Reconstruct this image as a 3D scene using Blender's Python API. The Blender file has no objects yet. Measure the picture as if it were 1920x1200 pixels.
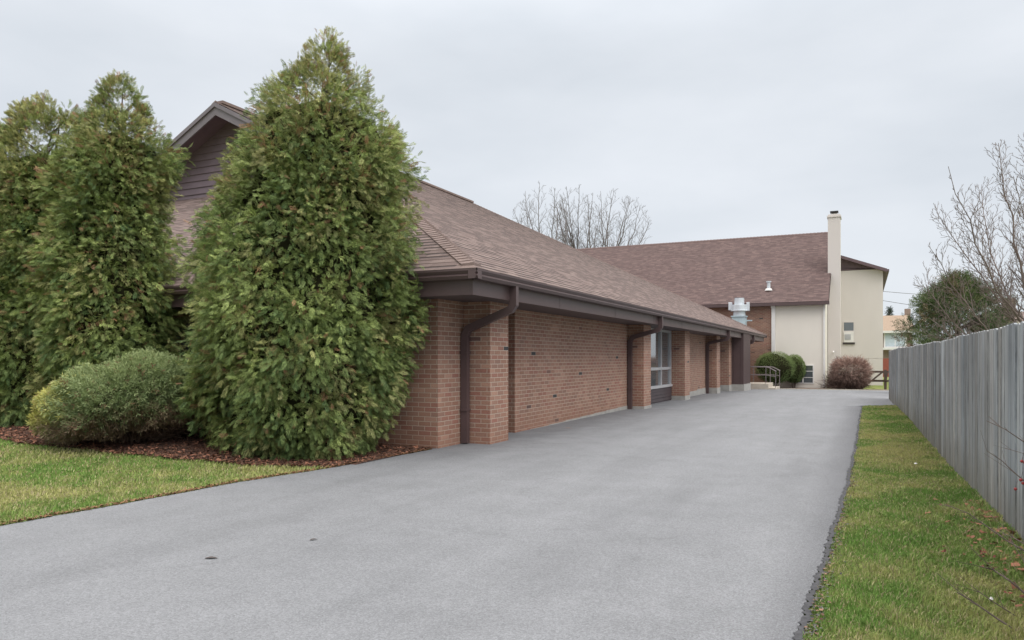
import bpy, math, random
import numpy as np
from mathutils import Vector
R = math.radians
random.seed(7)
rng = np.random.default_rng(11)
S = bpy.context.scene
COL = S.collection

# ---------------------------------------------------------------- camera
CAM_H = 1.286
YAW = 25.56
cd = bpy.data.cameras.new('camera')
cam = bpy.data.objects.new('camera', cd)
COL.objects.link(cam)
cam.location = (0, 0, CAM_H)
cam.rotation_euler = (R(90), 0, R(YAW))
cd.sensor_width = 36
cd.lens = 36 * 1380 / 1920
cd.shift_y = 71 / 1920
cd.clip_start = 0.05
cd.clip_end = 3000
S.camera = cam

# ---------------------------------------------------------------- light
SUN_EL, SUN_AZ = 52, 120          # azimuth clockwise from +Y
S.view_settings.view_transform = 'Standard'
S.view_settings.look = 'None'
S.view_settings.exposure = 0.0
S.view_settings.gamma = 1.0
sl = bpy.data.lights.new('sun', 'SUN')
sun = bpy.data.objects.new('sun', sl)
COL.objects.link(sun)
sl.energy = 1.5
sl.angle = R(35)
sl.color = (1.0, 0.97, 0.93)
sun.location = (20, -12, 40)
sdir = Vector((math.sin(R(SUN_AZ)) * math.cos(R(SUN_EL)), math.cos(R(SUN_AZ)) * math.cos(R(SUN_EL)), math.sin(R(SUN_EL))))
sun.rotation_euler = sdir.to_track_quat('Z', 'Y').to_euler()

W = bpy.data.worlds.new('World')
S.world = W
W.use_nodes = True
nt = W.node_tree
nt.nodes.clear()
N = nt.nodes.new
out = N('ShaderNodeOutputWorld'); bg = N('ShaderNodeBackground')
sky = N('ShaderNodeTexSky'); sky.sky_type = 'NISHITA'; sky.sun_disc = False
sky.sun_elevation = R(SUN_EL); sky.sun_rotation = R(SUN_AZ)
tc = N('ShaderNodeTexCoord'); sep = N('ShaderNodeSeparateXYZ')
nt.links.new(tc.outputs['Generated'], sep.inputs[0])
mp = N('ShaderNodeMapping'); mp.inputs['Scale'].default_value = (1.0, 1.0, 2.6)
mp.inputs['Location'].default_value = (0.4, 1.3, 0.2)
nt.links.new(tc.outputs['Generated'], mp.inputs[0])
n1 = N('ShaderNodeTexNoise'); n1.inputs['Scale'].default_value = 2.6; n1.inputs['Detail'].default_value = 5
n1.inputs['Roughness'].default_value = 0.5
nt.links.new(mp.outputs[0], n1.inputs['Vector'])
cr = N('ShaderNodeValToRGB')
cr.color_ramp.elements[0].position = 0.3; cr.color_ramp.elements[0].color = (0.675, 0.72, 0.775, 1)
cr.color_ramp.elements[1].position = 0.68; cr.color_ramp.elements[1].color = (0.815, 0.85, 0.90, 1)
nt.links.new(n1.outputs['Fac'], cr.inputs[0])
mr = N('ShaderNodeMapRange'); mr.interpolation_type = 'SMOOTHSTEP'
mr.inputs['From Min'].default_value = 0.36; mr.inputs['From Max'].default_value = 0.92
mr.inputs['To Min'].default_value = 9.6; mr.inputs['To Max'].default_value = 36.0
nt.links.new(sep.outputs['Z'], mr.inputs['Value'])
mr2 = N('ShaderNodeMapRange'); mr2.inputs['From Min'].default_value = 0.42; mr2.inputs['From Max'].default_value = 0.8
nt.links.new(sep.outputs['Z'], mr2.inputs['Value'])
wm = N('ShaderNodeMixRGB'); wm.inputs[2].default_value = (0.80, 0.775, 0.75, 1)   # unseen overhead sky, brightened and made neutral to light the scene
nt.links.new(mr2.outputs[0], wm.inputs[0]); nt.links.new(cr.outputs[0], wm.inputs[1])
vm = N('ShaderNodeVectorMath'); vm.operation = 'SCALE'
nt.links.new(wm.outputs[0], vm.inputs[0]); nt.links.new(mr.outputs[0], vm.inputs['Scale'])
mx = N('ShaderNodeMixRGB'); mx.inputs[0].default_value = 0.94
nt.links.new(sky.outputs[0], mx.inputs[1]); nt.links.new(vm.outputs[0], mx.inputs[2])
bg.inputs['Strength'].default_value = 0.11
nt.links.new(mx.outputs[0], bg.inputs['Color'])
nt.links.new(bg.outputs[0], out.inputs[0])

# ---------------------------------------------------------------- helpers
def tag(o, label=None, cat=None, group=None, kind=None):
    if label: o['label'] = label
    if cat: o['category'] = cat
    if group: o['group'] = group
    if kind: o['kind'] = kind
    return o

def empty(name, loc, label, cat, group=None):
    o = bpy.data.objects.new(name, None)
    COL.objects.link(o); o.location = loc; o.empty_display_size = 0.2
    return tag(o, label, cat, group)

class MB:
    def __init__(s): s.v = []; s.f = []; s.uv = {}; s.col = []; s.cur = None
    def _c(s, n):
        if s.cur is not None: s.col += [s.cur] * n
    def poly(s, pts, uv=None):
        b = len(s.v); s.v += [tuple(p) for p in pts]; s._c(len(pts))
        if uv: s.uv[len(s.f)] = uv
        s.f.append(tuple(range(b, b + len(pts))))
    def box(s, x0, x1, y0, y1, z0, z1):
        if x0 > x1: x0, x1 = x1, x0
        if y0 > y1: y0, y1 = y1, y0
        b = len(s.v)
        s.v += [(x0,y0,z0),(x1,y0,z0),(x1,y1,z0),(x0,y1,z0),(x0,y0,z1),(x1,y0,z1),(x1,y1,z1),(x0,y1,z1)]
        s._c(8)
        for q in ((3,2,1,0),(4,5,6,7),(0,1,5,4),(1,2,6,5),(2,3,7,6),(3,0,4,7)): s.f.append(tuple(b+i for i in q))
    def prism(s, prof, a, b, n=1):
        """prof: list of 3D offsets in a section; sweep from point a to point b"""
        a = Vector(a); b = Vector(b); k = len(prof); base = len(s.v)
        for P in (a, b):
            for q in prof: s.v.append(tuple(P + Vector(q)))
        s._c(2*k)
        for i in range(k):
            j = (i+1) % k
            s.f.append((base+i, base+j, base+k+j, base+k+i))
        s.f.append(tuple(base+i for i in range(k))[::-1]); s.f.append(tuple(base+k+i for i in range(k)))
    def tube(s, pts, rad, n=8, caps=True):
        pts = [Vector(p) for p in pts]
        if not hasattr(rad, '__len__'): rad = [rad]*len(pts)
        base = len(s.v); ref = None
        for i, p in enumerate(pts):
            d = (pts[min(i+1, len(pts)-1)] - pts[max(i-1, 0)]).normalized()
            if ref is None: ref = Vector((0,0,1)) if abs(d.z) < .9 else Vector((1,0,0))
            u = d.cross(ref).normalized(); w = u.cross(d).normalized(); ref = w
            for k in range(n):
                t = 2*math.pi*(k+.5)/n
                s.v.append(tuple(p + (u*math.cos(t) + w*math.sin(t))*rad[i]))
        s._c(n*len(pts))
        for i in range(len(pts)-1):
            for k in range(n):
                j = (k+1) % n
                s.f.append((base+i*n+k, base+i*n+j, base+(i+1)*n+j, base+(i+1)*n+k))
        if caps:
            s.f.append(tuple(base+k for k in range(n))[::-1]); s.f.append(tuple(base+(len(pts)-1)*n+k for k in range(n)))
    def duct(s, pts, w, dep):
        """rectangular downspout swept along points lying in a plane of constant Y; w along Y"""
        pts = [Vector(p) for p in pts]; base = len(s.v)
        for i, p in enumerate(pts):
            d0 = (pts[i]-pts[i-1]).normalized() if i else (pts[1]-pts[0]).normalized()
            d1 = (pts[i+1]-pts[i]).normalized() if i < len(pts)-1 else d0
            t = (d0+d1).normalized(); nrm = Vector((t.z, 0, -t.x))
            k = 1/max(.5, d0.dot(t))
            for sx, sy in ((-1,-1),(1,-1),(1,1),(-1,1)):
                s.v.append(tuple(p + nrm*sx*dep/2*k + Vector((0, sy*w/2, 0))))
        s._c(4*len(pts))
        for i in range(len(pts)-1):
            for k in range(4):
                j = (k+1) % 4
                s.f.append((base+i*4+k, base+i*4+j, base+(i+1)*4+j, base+(i+1)*4+k))
        s.f.append(tuple(base+k for k in range(4))[::-1]); s.f.append(tuple(base+(len(pts)-1)*4+k for k in range(4)))

def obj(name, mb, mat, parent=None, base=None, smooth=False, bevel=0):
    me = bpy.data.meshes.new(name)
    b = Vector(base) if base is not None else Vector((0,0,0))
    me.from_pydata([tuple(Vector(v)-b) for v in mb.v], [], mb.f)
    me.update()
    if mb.uv:
        ul = me.uv_layers.new(name='UVMap')
        for fi, uvs in mb.uv.items():
            p = me.polygons[fi]
            for k, li in enumerate(p.loop_indices): ul.data[li].uv = uvs[k]
    if mb.col:
        ca = me.color_attributes.new('tint', 'FLOAT_COLOR', 'POINT')
        arr = np.ones((len(mb.v), 4), np.float32); arr[:, :3] = np.array(mb.col, np.float32)
        ca.data.foreach_set('color', arr.ravel())
    if smooth: me.polygons.foreach_set('use_smooth', [True]*len(me.polygons))
    me.materials.append(mat)
    o = bpy.data.objects.new(name, me); COL.objects.link(o)
    place(o, parent, b)
    if bevel:
        m = o.modifiers.new('bevel', 'BEVEL'); m.width = bevel; m.segments = 2; m.limit_method = 'ANGLE'
    return o

def place(o, parent, b):
    if parent:
        o.parent = parent
        w = Vector((0,0,0)); q = parent
        while q: w += q.location; q = q.parent
        o.location = b - w
    else:
        o.location = b

def np_mesh(name, V, F, mat, parent=None, base=(0,0,0), col=None, smooth=False):
    """V (n,3), F (m,k) all faces same size"""
    me = bpy.data.meshes.new(name)
    V = np.asarray(V, np.float32) - np.asarray(base, np.float32)
    F = np.asarray(F, np.int32); m, k = F.shape
    me.vertices.add(len(V)); me.vertices.foreach_set('co', V.ravel())
    me.loops.add(m*k); me.loops.foreach_set('vertex_index', F.ravel())
    me.polygons.add(m)
    me.polygons.foreach_set('loop_start', np.arange(0, m*k, k, dtype=np.int32))
    if col is not None:
        ca = me.color_attributes.new('tint', 'FLOAT_COLOR', 'POINT')
        arr = np.ones((len(V), 4), np.float32); arr[:, :3] = col
        ca.data.foreach_set('color', arr.ravel())
    me.update(calc_edges=True)
    if smooth: me.polygons.foreach_set('use_smooth', [True]*m)
    me.materials.append(mat)
    o = bpy.data.objects.new(name, me); COL.objects.link(o)
    place(o, parent, Vector(base))
    return o

# ---------------------------------------------------------------- materials
def mat(name):
    m = bpy.data.materials.new(name); m.use_nodes = True
    t = m.node_tree; b = t.nodes['Principled BSDF']
    return m, t, b
def node(t, kind, **kw):
    n = t.nodes.new(kind)
    for k, v in kw.items():
        if k in n.inputs.keys(): n.inputs[k].default_value = v
        else: setattr(n, k, v)
    return n
def L(t, a, b): t.links.new(a, b)
def ramp(t, fac, stops):
    r = t.nodes.new('ShaderNodeValToRGB'); e = r.color_ramp.elements
    while len(e) < len(stops): e.new(0.5)
    for i, (p, c) in enumerate(stops):
        e[i].position = p; e[i].color = (c[0], c[1], c[2], 1) if hasattr(c, '__len__') else (c, c, c, 1)
    if fac is not None: L(t, fac, r.inputs[0])
    return r
def noise(t, vec, scale, detail=4, rough=.55):
    n = node(t, 'ShaderNodeTexNoise', Scale=scale, Detail=detail, Roughness=rough)
    if vec is not None: L(t, vec, n.inputs['Vector'])
    return n
def mixc(t, f, a, b, mode='MIX'):
    m = t.nodes.new('ShaderNodeMixRGB'); m.blend_type = mode
    for i, x in enumerate((f, a, b)):
        if isinstance(x, (int, float)): m.inputs[i].default_value = x
        elif isinstance(x, tuple): m.inputs[i].default_value = (*x, 1)
        else: L(t, x, m.inputs[i])
    return m.outputs[0]
def math_(t, op, a, b=None):
    m = t.nodes.new('ShaderNodeMath'); m.operation = op
    for i, x in enumerate((a, b)):
        if x is None: continue
        if isinstance(x, (int, float)): m.inputs[i].default_value = x
        else: L(t, x, m.inputs[i])
    return m.outputs[0]
def pos(t):
    return t.nodes.new('ShaderNodeNewGeometry').outputs['Position']
def scaled(t, vec, sc):
    m = t.nodes.new('ShaderNodeMapping'); m.inputs['Scale'].default_value = sc
    L(t, vec, m.inputs[0]); return m.outputs[0]
def bump(t, b, h, dist, strength=1.0):
    n = node(t, 'ShaderNodeBump', Strength=strength, Distance=dist)
    L(t, h, n.inputs['Height']); L(t, n.outputs[0], b.inputs['Normal'])

def simple(name, c, rough=.6, var=.15, sc=3.0, metallic=0, spec=None, streak=False):
    m, t, b = mat(name); p = pos(t)
    v = scaled(t, p, (sc, sc, sc*.15 if streak else sc))
    n = noise(t, v, 1.0, 6, .6)
    r = ramp(t, n.outputs['Fac'], [(.25, tuple(x*(1-var) for x in c)), (.75, tuple(min(1, x*(1+var)) for x in c))])
    L(t, r.outputs[0], b.inputs['Base Color'])
    b.inputs['Roughness'].default_value = rough; b.inputs['Metallic'].default_value = metallic
    if spec is not None: b.inputs['Specular IOR Level'].default_value = spec
    return m

def wall_uv(t):
    g = t.nodes.new('ShaderNodeNewGeometry')
    sp = t.nodes.new('ShaderNodeSeparateXYZ'); L(t, g.outputs['Position'], sp.inputs[0])
    sn = t.nodes.new('ShaderNodeSeparateXYZ'); L(t, g.outputs['True Normal'], sn.inputs[0])
    ax = math_(t, 'ABSOLUTE', sn.outputs['X']); f = math_(t, 'GREATER_THAN', ax, .5)
    # u = X on faces looking along Y, Y on faces looking along X
    u = math_(t, 'ADD', math_(t, 'MULTIPLY', sp.outputs['Y'], f), math_(t, 'MULTIPLY', sp.outputs['X'], math_(t, 'SUBTRACT', 1.0, f)))
    cb = t.nodes.new('ShaderNodeCombineXYZ'); L(t, u, cb.inputs[0]); L(t, sp.outputs['Z'], cb.inputs[1])
    return cb.outputs[0], g.outputs['Position'], sp

def brick_mat():
    m, t, b = mat('brick')
    uv, p, sp = wall_uv(t)
    mp = t.nodes.new('ShaderNodeMapping'); mp.inputs['Location'].default_value = (.047, .022, 0); L(t, uv, mp.inputs[0])
    wob = noise(t, p, 6, 2); 
    va = t.nodes.new('ShaderNodeVectorMath'); va.operation = 'SCALE'; L(t, wob.outputs['Color'], va.inputs[0]); va.inputs['Scale'].default_value = .004
    vb = t.nodes.new('ShaderNodeVectorMath'); vb.operation = 'ADD'; L(t, mp.outputs[0], vb.inputs[0]); L(t, va.outputs[0], vb.inputs[1])
    bt = node(t, 'ShaderNodeTexBrick', Scale=1.0)
    bt.inputs['Color1'].default_value = (0,0,0,1); bt.inputs['Color2'].default_value = (1,1,1,1)
    bt.inputs['Mortar'].default_value = (.5,.5,.5,1)
    bt.inputs['Mortar Size'].default_value = .0055; bt.inputs['Mortar Smooth'].default_value = .25
    bt.inputs['Brick Width'].default_value = .2033; bt.inputs['Row Height'].default_value = .0677
    L(t, vb.outputs[0], bt.inputs['Vector'])
    r = ramp(t, bt.outputs['Color'], [(0, (.045,.042,.044)), (.006, (.05,.046,.047)), (.010, (.29,.135,.100)), (.3, (.285,.155,.108)),
                                      (.55, (.33,.186,.132)), (.8, (.25,.142,.106)), (1, (.385,.225,.162))])
    r.color_ramp.interpolation = 'LINEAR'
    fine = noise(t, p, 90, 4); big = noise(t, p, .9, 4)
    c = mixc(t, .55, r.outputs[0], ramp(t, fine.outputs['Fac'], [(.25, .55), (.75, 1.4)]).outputs[0], 'MULTIPLY')
    c = mixc(t, .7, c, ramp(t, big.outputs['Fac'], [(.3, .82), (.7, 1.15)]).outputs[0], 'MULTIPLY')
    mort = mixc(t, fine.outputs['Fac'], (.38,.30,.245), (.51,.42,.345))
    c = mixc(t, bt.outputs['Fac'], c, mort)
    # splash dirt near the ground and soot high up under nothing in particular: low noisy band only
    mrg = node(t, 'ShaderNodeMapRange'); mrg.inputs['From Min'].default_value = .02; mrg.inputs['From Max'].default_value = .32
    mrg.inputs['To Min'].default_value = .45; mrg.inputs['To Max'].default_value = 0
    nz = math_(t, 'ADD', sp.outputs['Z'], math_(t, 'MULTIPLY', math_(t, 'SUBTRACT', big.outputs['Fac'], .5), .35))
    L(t, nz, mrg.inputs['Value'])
    c = mixc(t, mrg.outputs[0], c, (.26,.13,.085))
    L(t, c, b.inputs['Base Color']); b.inputs['Roughness'].default_value = .85
    h = math_(t, 'ADD', math_(t, 'MULTIPLY', bt.outputs['Fac'], -1.0), math_(t, 'MULTIPLY', fine.outputs['Fac'], .25))
    bump(t, b, h, .006, .8)
    return m

def shingle_mat(name, stops, row=.143, patchy=.8, dark=.72):
    m, t, b = mat(name)
    uvn = t.nodes.new('ShaderNodeUVMap'); uv = uvn.outputs[0]
    g = pos(t)
    bt = node(t, 'ShaderNodeTexBrick', Scale=1.0)
    bt.offset = .37; bt.offset_frequency = 2
    bt.inputs['Color1'].default_value = (0,0,0,1); bt.inputs['Color2'].default_value = (1,1,1,1)
    bt.inputs['Mortar'].default_value = (.5,.5,.5,1)
    bt.inputs['Mortar Size'].default_value = .002; bt.inputs['Brick Width'].default_value = .21; bt.inputs['Row Height'].default_value = row
    L(t, uv, bt.inputs['Vector'])
    bt2 = node(t, 'ShaderNodeTexBrick', Scale=1.0)
    bt2.offset = .61; bt2.offset_frequency = 3
    bt2.inputs['Color1'].default_value = (0,0,0,1); bt2.inputs['Color2'].default_value = (1,1,1,1)
    bt2.inputs['Mortar Size'].default_value = 0; bt2.inputs['Brick Width'].default_value = .33; bt2.inputs['Row Height'].default_value = row
    L(t, uv, bt2.inputs['Vector'])
    r = ramp(t, bt.outputs['Color'], stops)
    gran = noise(t, g, 160, 3); patch = noise(t, g, .7, 5, .6)
    c = mixc(t, .6, r.outputs[0], ramp(t, gran.outputs['Fac'], [(.3, .6), (.7, 1.4)]).outputs[0], 'MULTIPLY')
    c = mixc(t, patchy, c, ramp(t, patch.outputs['Fac'], [(.3, .8), (.7, 1.18)]).outputs[0], 'MULTIPLY')
    # shadow under the course above, painted dark at the head of some tabs
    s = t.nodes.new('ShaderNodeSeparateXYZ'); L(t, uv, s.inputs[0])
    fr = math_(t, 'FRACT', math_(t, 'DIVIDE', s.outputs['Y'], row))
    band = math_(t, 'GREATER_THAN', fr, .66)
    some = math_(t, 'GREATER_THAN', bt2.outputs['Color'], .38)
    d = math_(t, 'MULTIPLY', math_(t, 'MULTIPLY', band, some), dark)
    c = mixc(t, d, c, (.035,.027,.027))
    L(t, c, b.inputs['Base Color']); b.inputs['Roughness'].default_value = .9
    b.inputs['Specular IOR Level'].default_value = .3
    hh = math_(t, 'ADD', math_(t, 'MULTIPLY', bt.outputs['Color'], .6), math_(t, 'MULTIPLY', gran.outputs['Fac'], .5))
    bump(t, b, hh, .006, .6)
    return m

def leafy(name, trans=.25, rough=.6, spec=.25):
    m, t, b = mat(name)
    a = t.nodes.new('ShaderNodeAttribute'); a.attribute_name = 'tint'
    L(t, a.outputs['Color'], b.inputs['Base Color'])
    b.inputs['Roughness'].default_value = rough; b.inputs['Specular IOR Level'].default_value = spec
    if trans:
        tr = t.nodes.new('ShaderNodeBsdfTranslucent'); L(t, a.outputs['Color'], tr.inputs['Color'])
        mx = t.nodes.new('ShaderNodeMixShader'); mx.inputs[0].default_value = trans
        L(t, b.outputs[0], mx.inputs[1]); L(t, tr.outputs[0], mx.inputs[2])
        L(t, mx.outputs[0], t.nodes['Material Output'].inputs['Surface'])
    return m

def asphalt_mat():
    m, t, b = mat('asphalt'); p = pos(t)
    big = noise(t, p, .35, 5, .6); mid = noise(t, p, 2.4, 5, .6); fine = noise(t, p, 130, 3, .7); st = node(t, 'ShaderNodeTexVoronoi', Scale=95.0)
    L(t, p, st.inputs['Vector'])
    c = ramp(t, big.outputs['Fac'], [(.3, (.172,.177,.187)), (.7, (.198,.203,.214))]).outputs[0]
    c = mixc(t, .6, c, ramp(t, mid.outputs['Fac'], [(.3, .88), (.7, 1.1)]).outputs[0], 'MULTIPLY')
    c = mixc(t, .85, c, ramp(t, fine.outputs['Fac'], [(.28, .68), (.5, 1.0), (.72, 1.35)]).outputs[0], 'MULTIPLY')
    c = mixc(t, .35, c, ramp(t, st.outputs['Color'], [(.1, .5), (.9, 1.5)]).outputs[0], 'MULTIPLY')
    # newer, darker seam of asphalt along the brick wall and damp streaks running along the drive
    sp = t.nodes.new('ShaderNodeSeparateXYZ'); L(t, p, sp.inputs[0])
    e = math_(t, 'ADD', sp.outputs['X'], math_(t, 'MULTIPLY', math_(t, 'SUBTRACT', mid.outputs['Fac'], .5), 1.6))
    mr = node(t, 'ShaderNodeMapRange'); mr.inputs['From Min'].default_value = -5.3; mr.inputs['From Max'].default_value = -4.2
    mr.inputs['To Min'].default_value = .52; mr.inputs['To Max'].default_value = 0; L(t, e, mr.inputs['Value'])
    yy = node(t, 'ShaderNodeMapRange'); yy.inputs['From Min'].default_value = 7.6; yy.inputs['From Max'].default_value = 9.4; L(t, sp.outputs['Y'], yy.inputs['Value'])
    c = mixc(t, math_(t, 'MULTIPLY', mr.outputs[0], yy.outputs[0]), c, (.10,.103,.112))
    # faint lengthwise wear streaks and damp patches
    sk = noise(t, scaled(t, p, (1.6, .16, 1)), 1, 5, .6); dm = noise(t, p, .9, 6, .7)
    c = mixc(t, .7, c, ramp(t, sk.outputs['Fac'], [(.32, .84), (.5, 1.0), (.7, 1.09)]).outputs[0], 'MULTIPLY')
    c = mixc(t, .3, c, ramp(t, dm.outputs['Fac'], [(.36, .80), (.46, 1.0), (.8, 1.05)]).outputs[0], 'MULTIPLY')
    # hairline cracks
    v2 = node(t, 'ShaderNodeTexVoronoi', Scale=.28); v2.feature = 'DISTANCE_TO_EDGE'
    wv = t.nodes.new('ShaderNodeVectorMath'); wv.operation = 'ADD'; L(t, p, wv.inputs[0])
    nn = noise(t, p, 1.3, 4); sc = t.nodes.new('ShaderNodeVectorMath'); sc.operation = 'SCALE'; sc.inputs['Scale'].default_value = .8
    L(t, nn.outputs['Color'], sc.inputs[0]); L(t, sc.outputs[0], wv.inputs[1]); L(t, wv.outputs[0], v2.inputs['Vector'])
    crk = ramp(t, v2.outputs['Distance'], [(0, 1), (.0022, 0)]).outputs[0]
    c = mixc(t, math_(t, 'MULTIPLY', crk, .16), c, (.06,.06,.065))
    # crumbled dark right edge (bitumen showing)
    ed = node(t, 'ShaderNodeMapRange'); ed.inputs['From Min'].default_value = -.50; ed.inputs['From Max'].default_value = -.12
    ed.inputs['To Min'].default_value = 0; ed.inputs['To Max'].default_value = .8
    e2 = math_(t, 'ADD', sp.outputs['X'], math_(t, 'MULTIPLY', math_(t, 'SUBTRACT', mid.outputs['Fac'], .5), .35)); L(t, e2, ed.inputs['Value'])
    yl = math_(t, 'LESS_THAN', sp.outputs['Y'], 22.0)
    c = mixc(t, math_(t, 'MULTIPLY', math_(t, 'MULTIPLY', ed.outputs[0], yl), ramp(t, fine.outputs['Fac'], [(.4, 1), (.62, .2)]).outputs[0]), c, (.06,.06,.068))
    L(t, c, b.inputs['Base Color']); b.inputs['Roughness'].default_value = .8
    b.inputs['Specular IOR Level'].default_value = .35
    bump(t, b, math_(t, 'ADD', fine.outputs['Fac'], st.outputs['Distance']), .004, .7)
    return m

def grass_ground():
    m, t, b = mat('grass_ground'); p = pos(t)
    a = noise(t, p, .8, 5, .6); f = noise(t, p, 45, 4, .7); q = noise(t, p, 6, 4)
    c = ramp(t, a.outputs['Fac'], [(.3, (.13,.18,.045)), (.5, (.18,.21,.065)), (.7, (.25,.24,.10))]).outputs[0]
    c = mixc(t, .8, c, ramp(t, f.outputs['Fac'], [(.3, .45), (.7, 1.5)]).outputs[0], 'MULTIPLY')
    c = mixc(t, .6, c, ramp(t, q.outputs['Fac'], [(.3, .75), (.7, 1.25)]).outputs[0], 'MULTIPLY')
    L(t, c, b.inputs['Base Color']); b.inputs['Roughness'].default_value = .95
    b.inputs['Specular IOR Level'].default_value = .1
    bump(t, b, f.outputs['Fac'], .03, 1); return m

def mulch_mat():
    m, t, b = mat('mulch'); p = pos(t)
    v = node(t, 'ShaderNodeTexVoronoi', Scale=38.0); L(t, scaled(t, p, (1, 1.6, 1)), v.inputs['Vector'])
    n = noise(t, p, 2.5, 4)
    c = ramp(t, v.outputs['Color'], [(.1, (.045,.024,.018)), (.5, (.13,.06,.04)), (.9, (.22,.11,.07))]).outputs[0]
    c = mixc(t, .7, c, ramp(t, n.outputs['Fac'], [(.3, .6), (.7, 1.3)]).outputs[0], 'MULTIPLY')
    L(t, c, b.inputs['Base Color']); b.inputs['Roughness'].default_value = .95
    bump(t, b, v.outputs['Distance'], .03, 1); return m

def fence_mat():
    m, t, b = mat('weathered_wood'); p = pos(t)
    a = t.nodes.new('ShaderNodeAttribute'); a.attribute_name = 'tint'
    v = scaled(t, p, (14, 46, 1.3)); n = noise(t, v, 1, 7, .7)
    v2 = scaled(t, p, (30, 150, 5.0)); n2 = noise(t, v2, 1, 5, .65)
    lo = noise(t, p, .8, 4)
    c = mixc(t, .9, a.outputs['Color'], ramp(t, n.outputs['Fac'], [(.30, .38), (.46, .85), (.56, 1.0), (.70, 1.55)]).outputs[0], 'MULTIPLY')
    c = mixc(t, .6, c, ramp(t, n2.outputs['Fac'], [(.3, .45), (.7, 1.4)]).outputs[0], 'MULTIPLY')
    c = mixc(t, .6, c, ramp(t, lo.outputs['Fac'], [(.32, .55), (.68, 1.2)]).outputs[0], 'MULTIPLY')
    # brownish algae low down
    sp = t.nodes.new('ShaderNodeSeparateXYZ'); L(t, p, sp.inputs[0])
    mr = node(t, 'ShaderNodeMapRange'); mr.inputs['From Min'].default_value = 0; mr.inputs['From Max'].default_value = .5
    mr.inputs['To Min'].default_value = .5; mr.inputs['To Max'].default_value = 0
    L(t, math_(t, 'ADD', sp.outputs['Z'], math_(t, 'MULTIPLY', math_(t, 'SUBTRACT', n.outputs['Fac'], .5), .5)), mr.inputs['Value'])
    c = mixc(t, mr.outputs[0], c, (.16,.14,.10))
    L(t, c, b.inputs['Base Color']); b.inputs['Roughness'].default_value = .85
    b.inputs['Specular IOR Level'].default_value = .25
    bump(t, b, n2.outputs['Fac'], .004, .8); return m

def stucco_mat(name, c, joints=False):
    m, t, b = mat(name); p = pos(t)
    n = noise(t, scaled(t, p, (1.2, 1.2, .35)), 1, 5, .6); f = noise(t, p, 60, 4)
    col = ramp(t, n.outputs['Fac'], [(.3, tuple(x*.965 for x in c)), (.7, tuple(x*1.02 for x in c))]).outputs[0]
    L(t, col, b.inputs['Base Color']); b.inputs['Roughness'].default_value = .9
    bump(t, b, f.outputs['Fac'], .004, .5); return m

def glass_mat(name, c, rough=.06):
    m, t, b = mat(name)
    b.inputs['Base Color'].default_value = (*c, 1); b.inputs['Roughness'].default_value = rough
    b.inputs['Specular IOR Level'].default_value = .9; b.inputs['Coat Weight'].default_value = .6
    return m

M = {}
M['brick'] = brick_mat()
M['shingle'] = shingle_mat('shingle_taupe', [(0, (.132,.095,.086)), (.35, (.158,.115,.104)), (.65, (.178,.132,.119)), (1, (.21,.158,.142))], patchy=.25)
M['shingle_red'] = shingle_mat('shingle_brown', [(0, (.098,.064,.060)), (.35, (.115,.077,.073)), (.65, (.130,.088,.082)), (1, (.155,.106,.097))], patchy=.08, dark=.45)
M['cap'] = simple('cap_shingle', (.195,.142,.128), .9, .3, 9)
M['trim'] = simple('brown_trim', (.088,.058,.058), .45, .12, 2.5, spec=.45)
M['soffit'] = simple('brown_soffit', (.085,.062,.062), .6, .1, 3)
M['trim_dark'] = simple('dark_trim', (.06,.045,.05), .6, .15, 2)
M['siding'] = simple('purple_brown_siding', (.155,.115,.135), .6, .15, 2.5)
M['rake'] = simple('grey_brown_rake', (.165,.145,.16), .6, .12, 3)
M['gable_brown'] = simple('dark_red_brown_panel', (.115,.075,.085), .6, .12, 3)
M['concrete'] = simple('concrete', (.34,.33,.31), .9, .22, 6)
M['pale_concrete'] = simple('pale_concrete', (.46,.41,.35), .9, .15, 6)
M['stucco'] = stucco_mat('cream_stucco', (.74,.69,.62))
M['stucco2'] = stucco_mat('beige_stucco', (.615,.57,.545))
M['white'] = simple('white_paint', (.72,.70,.68), .5, .06, 4)
M['metal'] = simple('galvanised_metal', (.62,.66,.70), .42, .15, 5, metallic=.35)
M['blue_metal'] = simple('pale_blue_metal', (.42,.52,.56), .5, .12, 5, metallic=.2)
M['frame'] = simple('aluminium_frame', (.50,.50,.52), .4, .08, 5, metallic=.2)
M['glass'] = glass_mat('window_glass', (.10,.115,.125))
M['glass_dark'] = glass_mat('dark_glass', (.03,.04,.045))
M['curtain'] = simple('pale_curtain', (.45,.52,.55), .8, .12, 4, streak=False)
M['black'] = simple('near_black', (.02,.02,.022), .6, .1, 4)
M['foliage'] = leafy('foliage', .22)
M['needle'] = leafy('needles', .12)
M['twig'] = leafy('twigs', 0, .85)
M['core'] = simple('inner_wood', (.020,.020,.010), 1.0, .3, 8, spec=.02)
M['bark'] = simple('bark', (.13,.10,.085), .9, .3, 14, streak=True)
M['bark_light'] = simple('brown_bark', (.19,.15,.135), .9, .3, 14)
M['bark_far'] = simple('grey_bark', (.15,.13,.125), .9, .2, 3)
M['asphalt'] = asphalt_mat()
M['ground'] = grass_ground()
M['mulch'] = mulch_mat()
M['fence'] = fence_mat()
M['blade'] = leafy('grass_blade', .25, .7, .2)
M['chip'] = leafy('bark_chips', 0, .9)
M['brown_wood'] = simple('dark_brown_wood', (.09,.06,.05), .8, .25, 10)
M['tan_roof'] = simple('tan_shingles', (.29,.215,.155), .9, .2, 8)
M['far_brick'] = simple('far_brick', (.27,.20,.17), .9, .2, 6)
M['red_far'] = simple('red_fence_paint', (.30,.085,.06), .8, .15, 6)
M['berry'] = simple('red_berry', (.30,.03,.03), .4, .2, 40)
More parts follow.
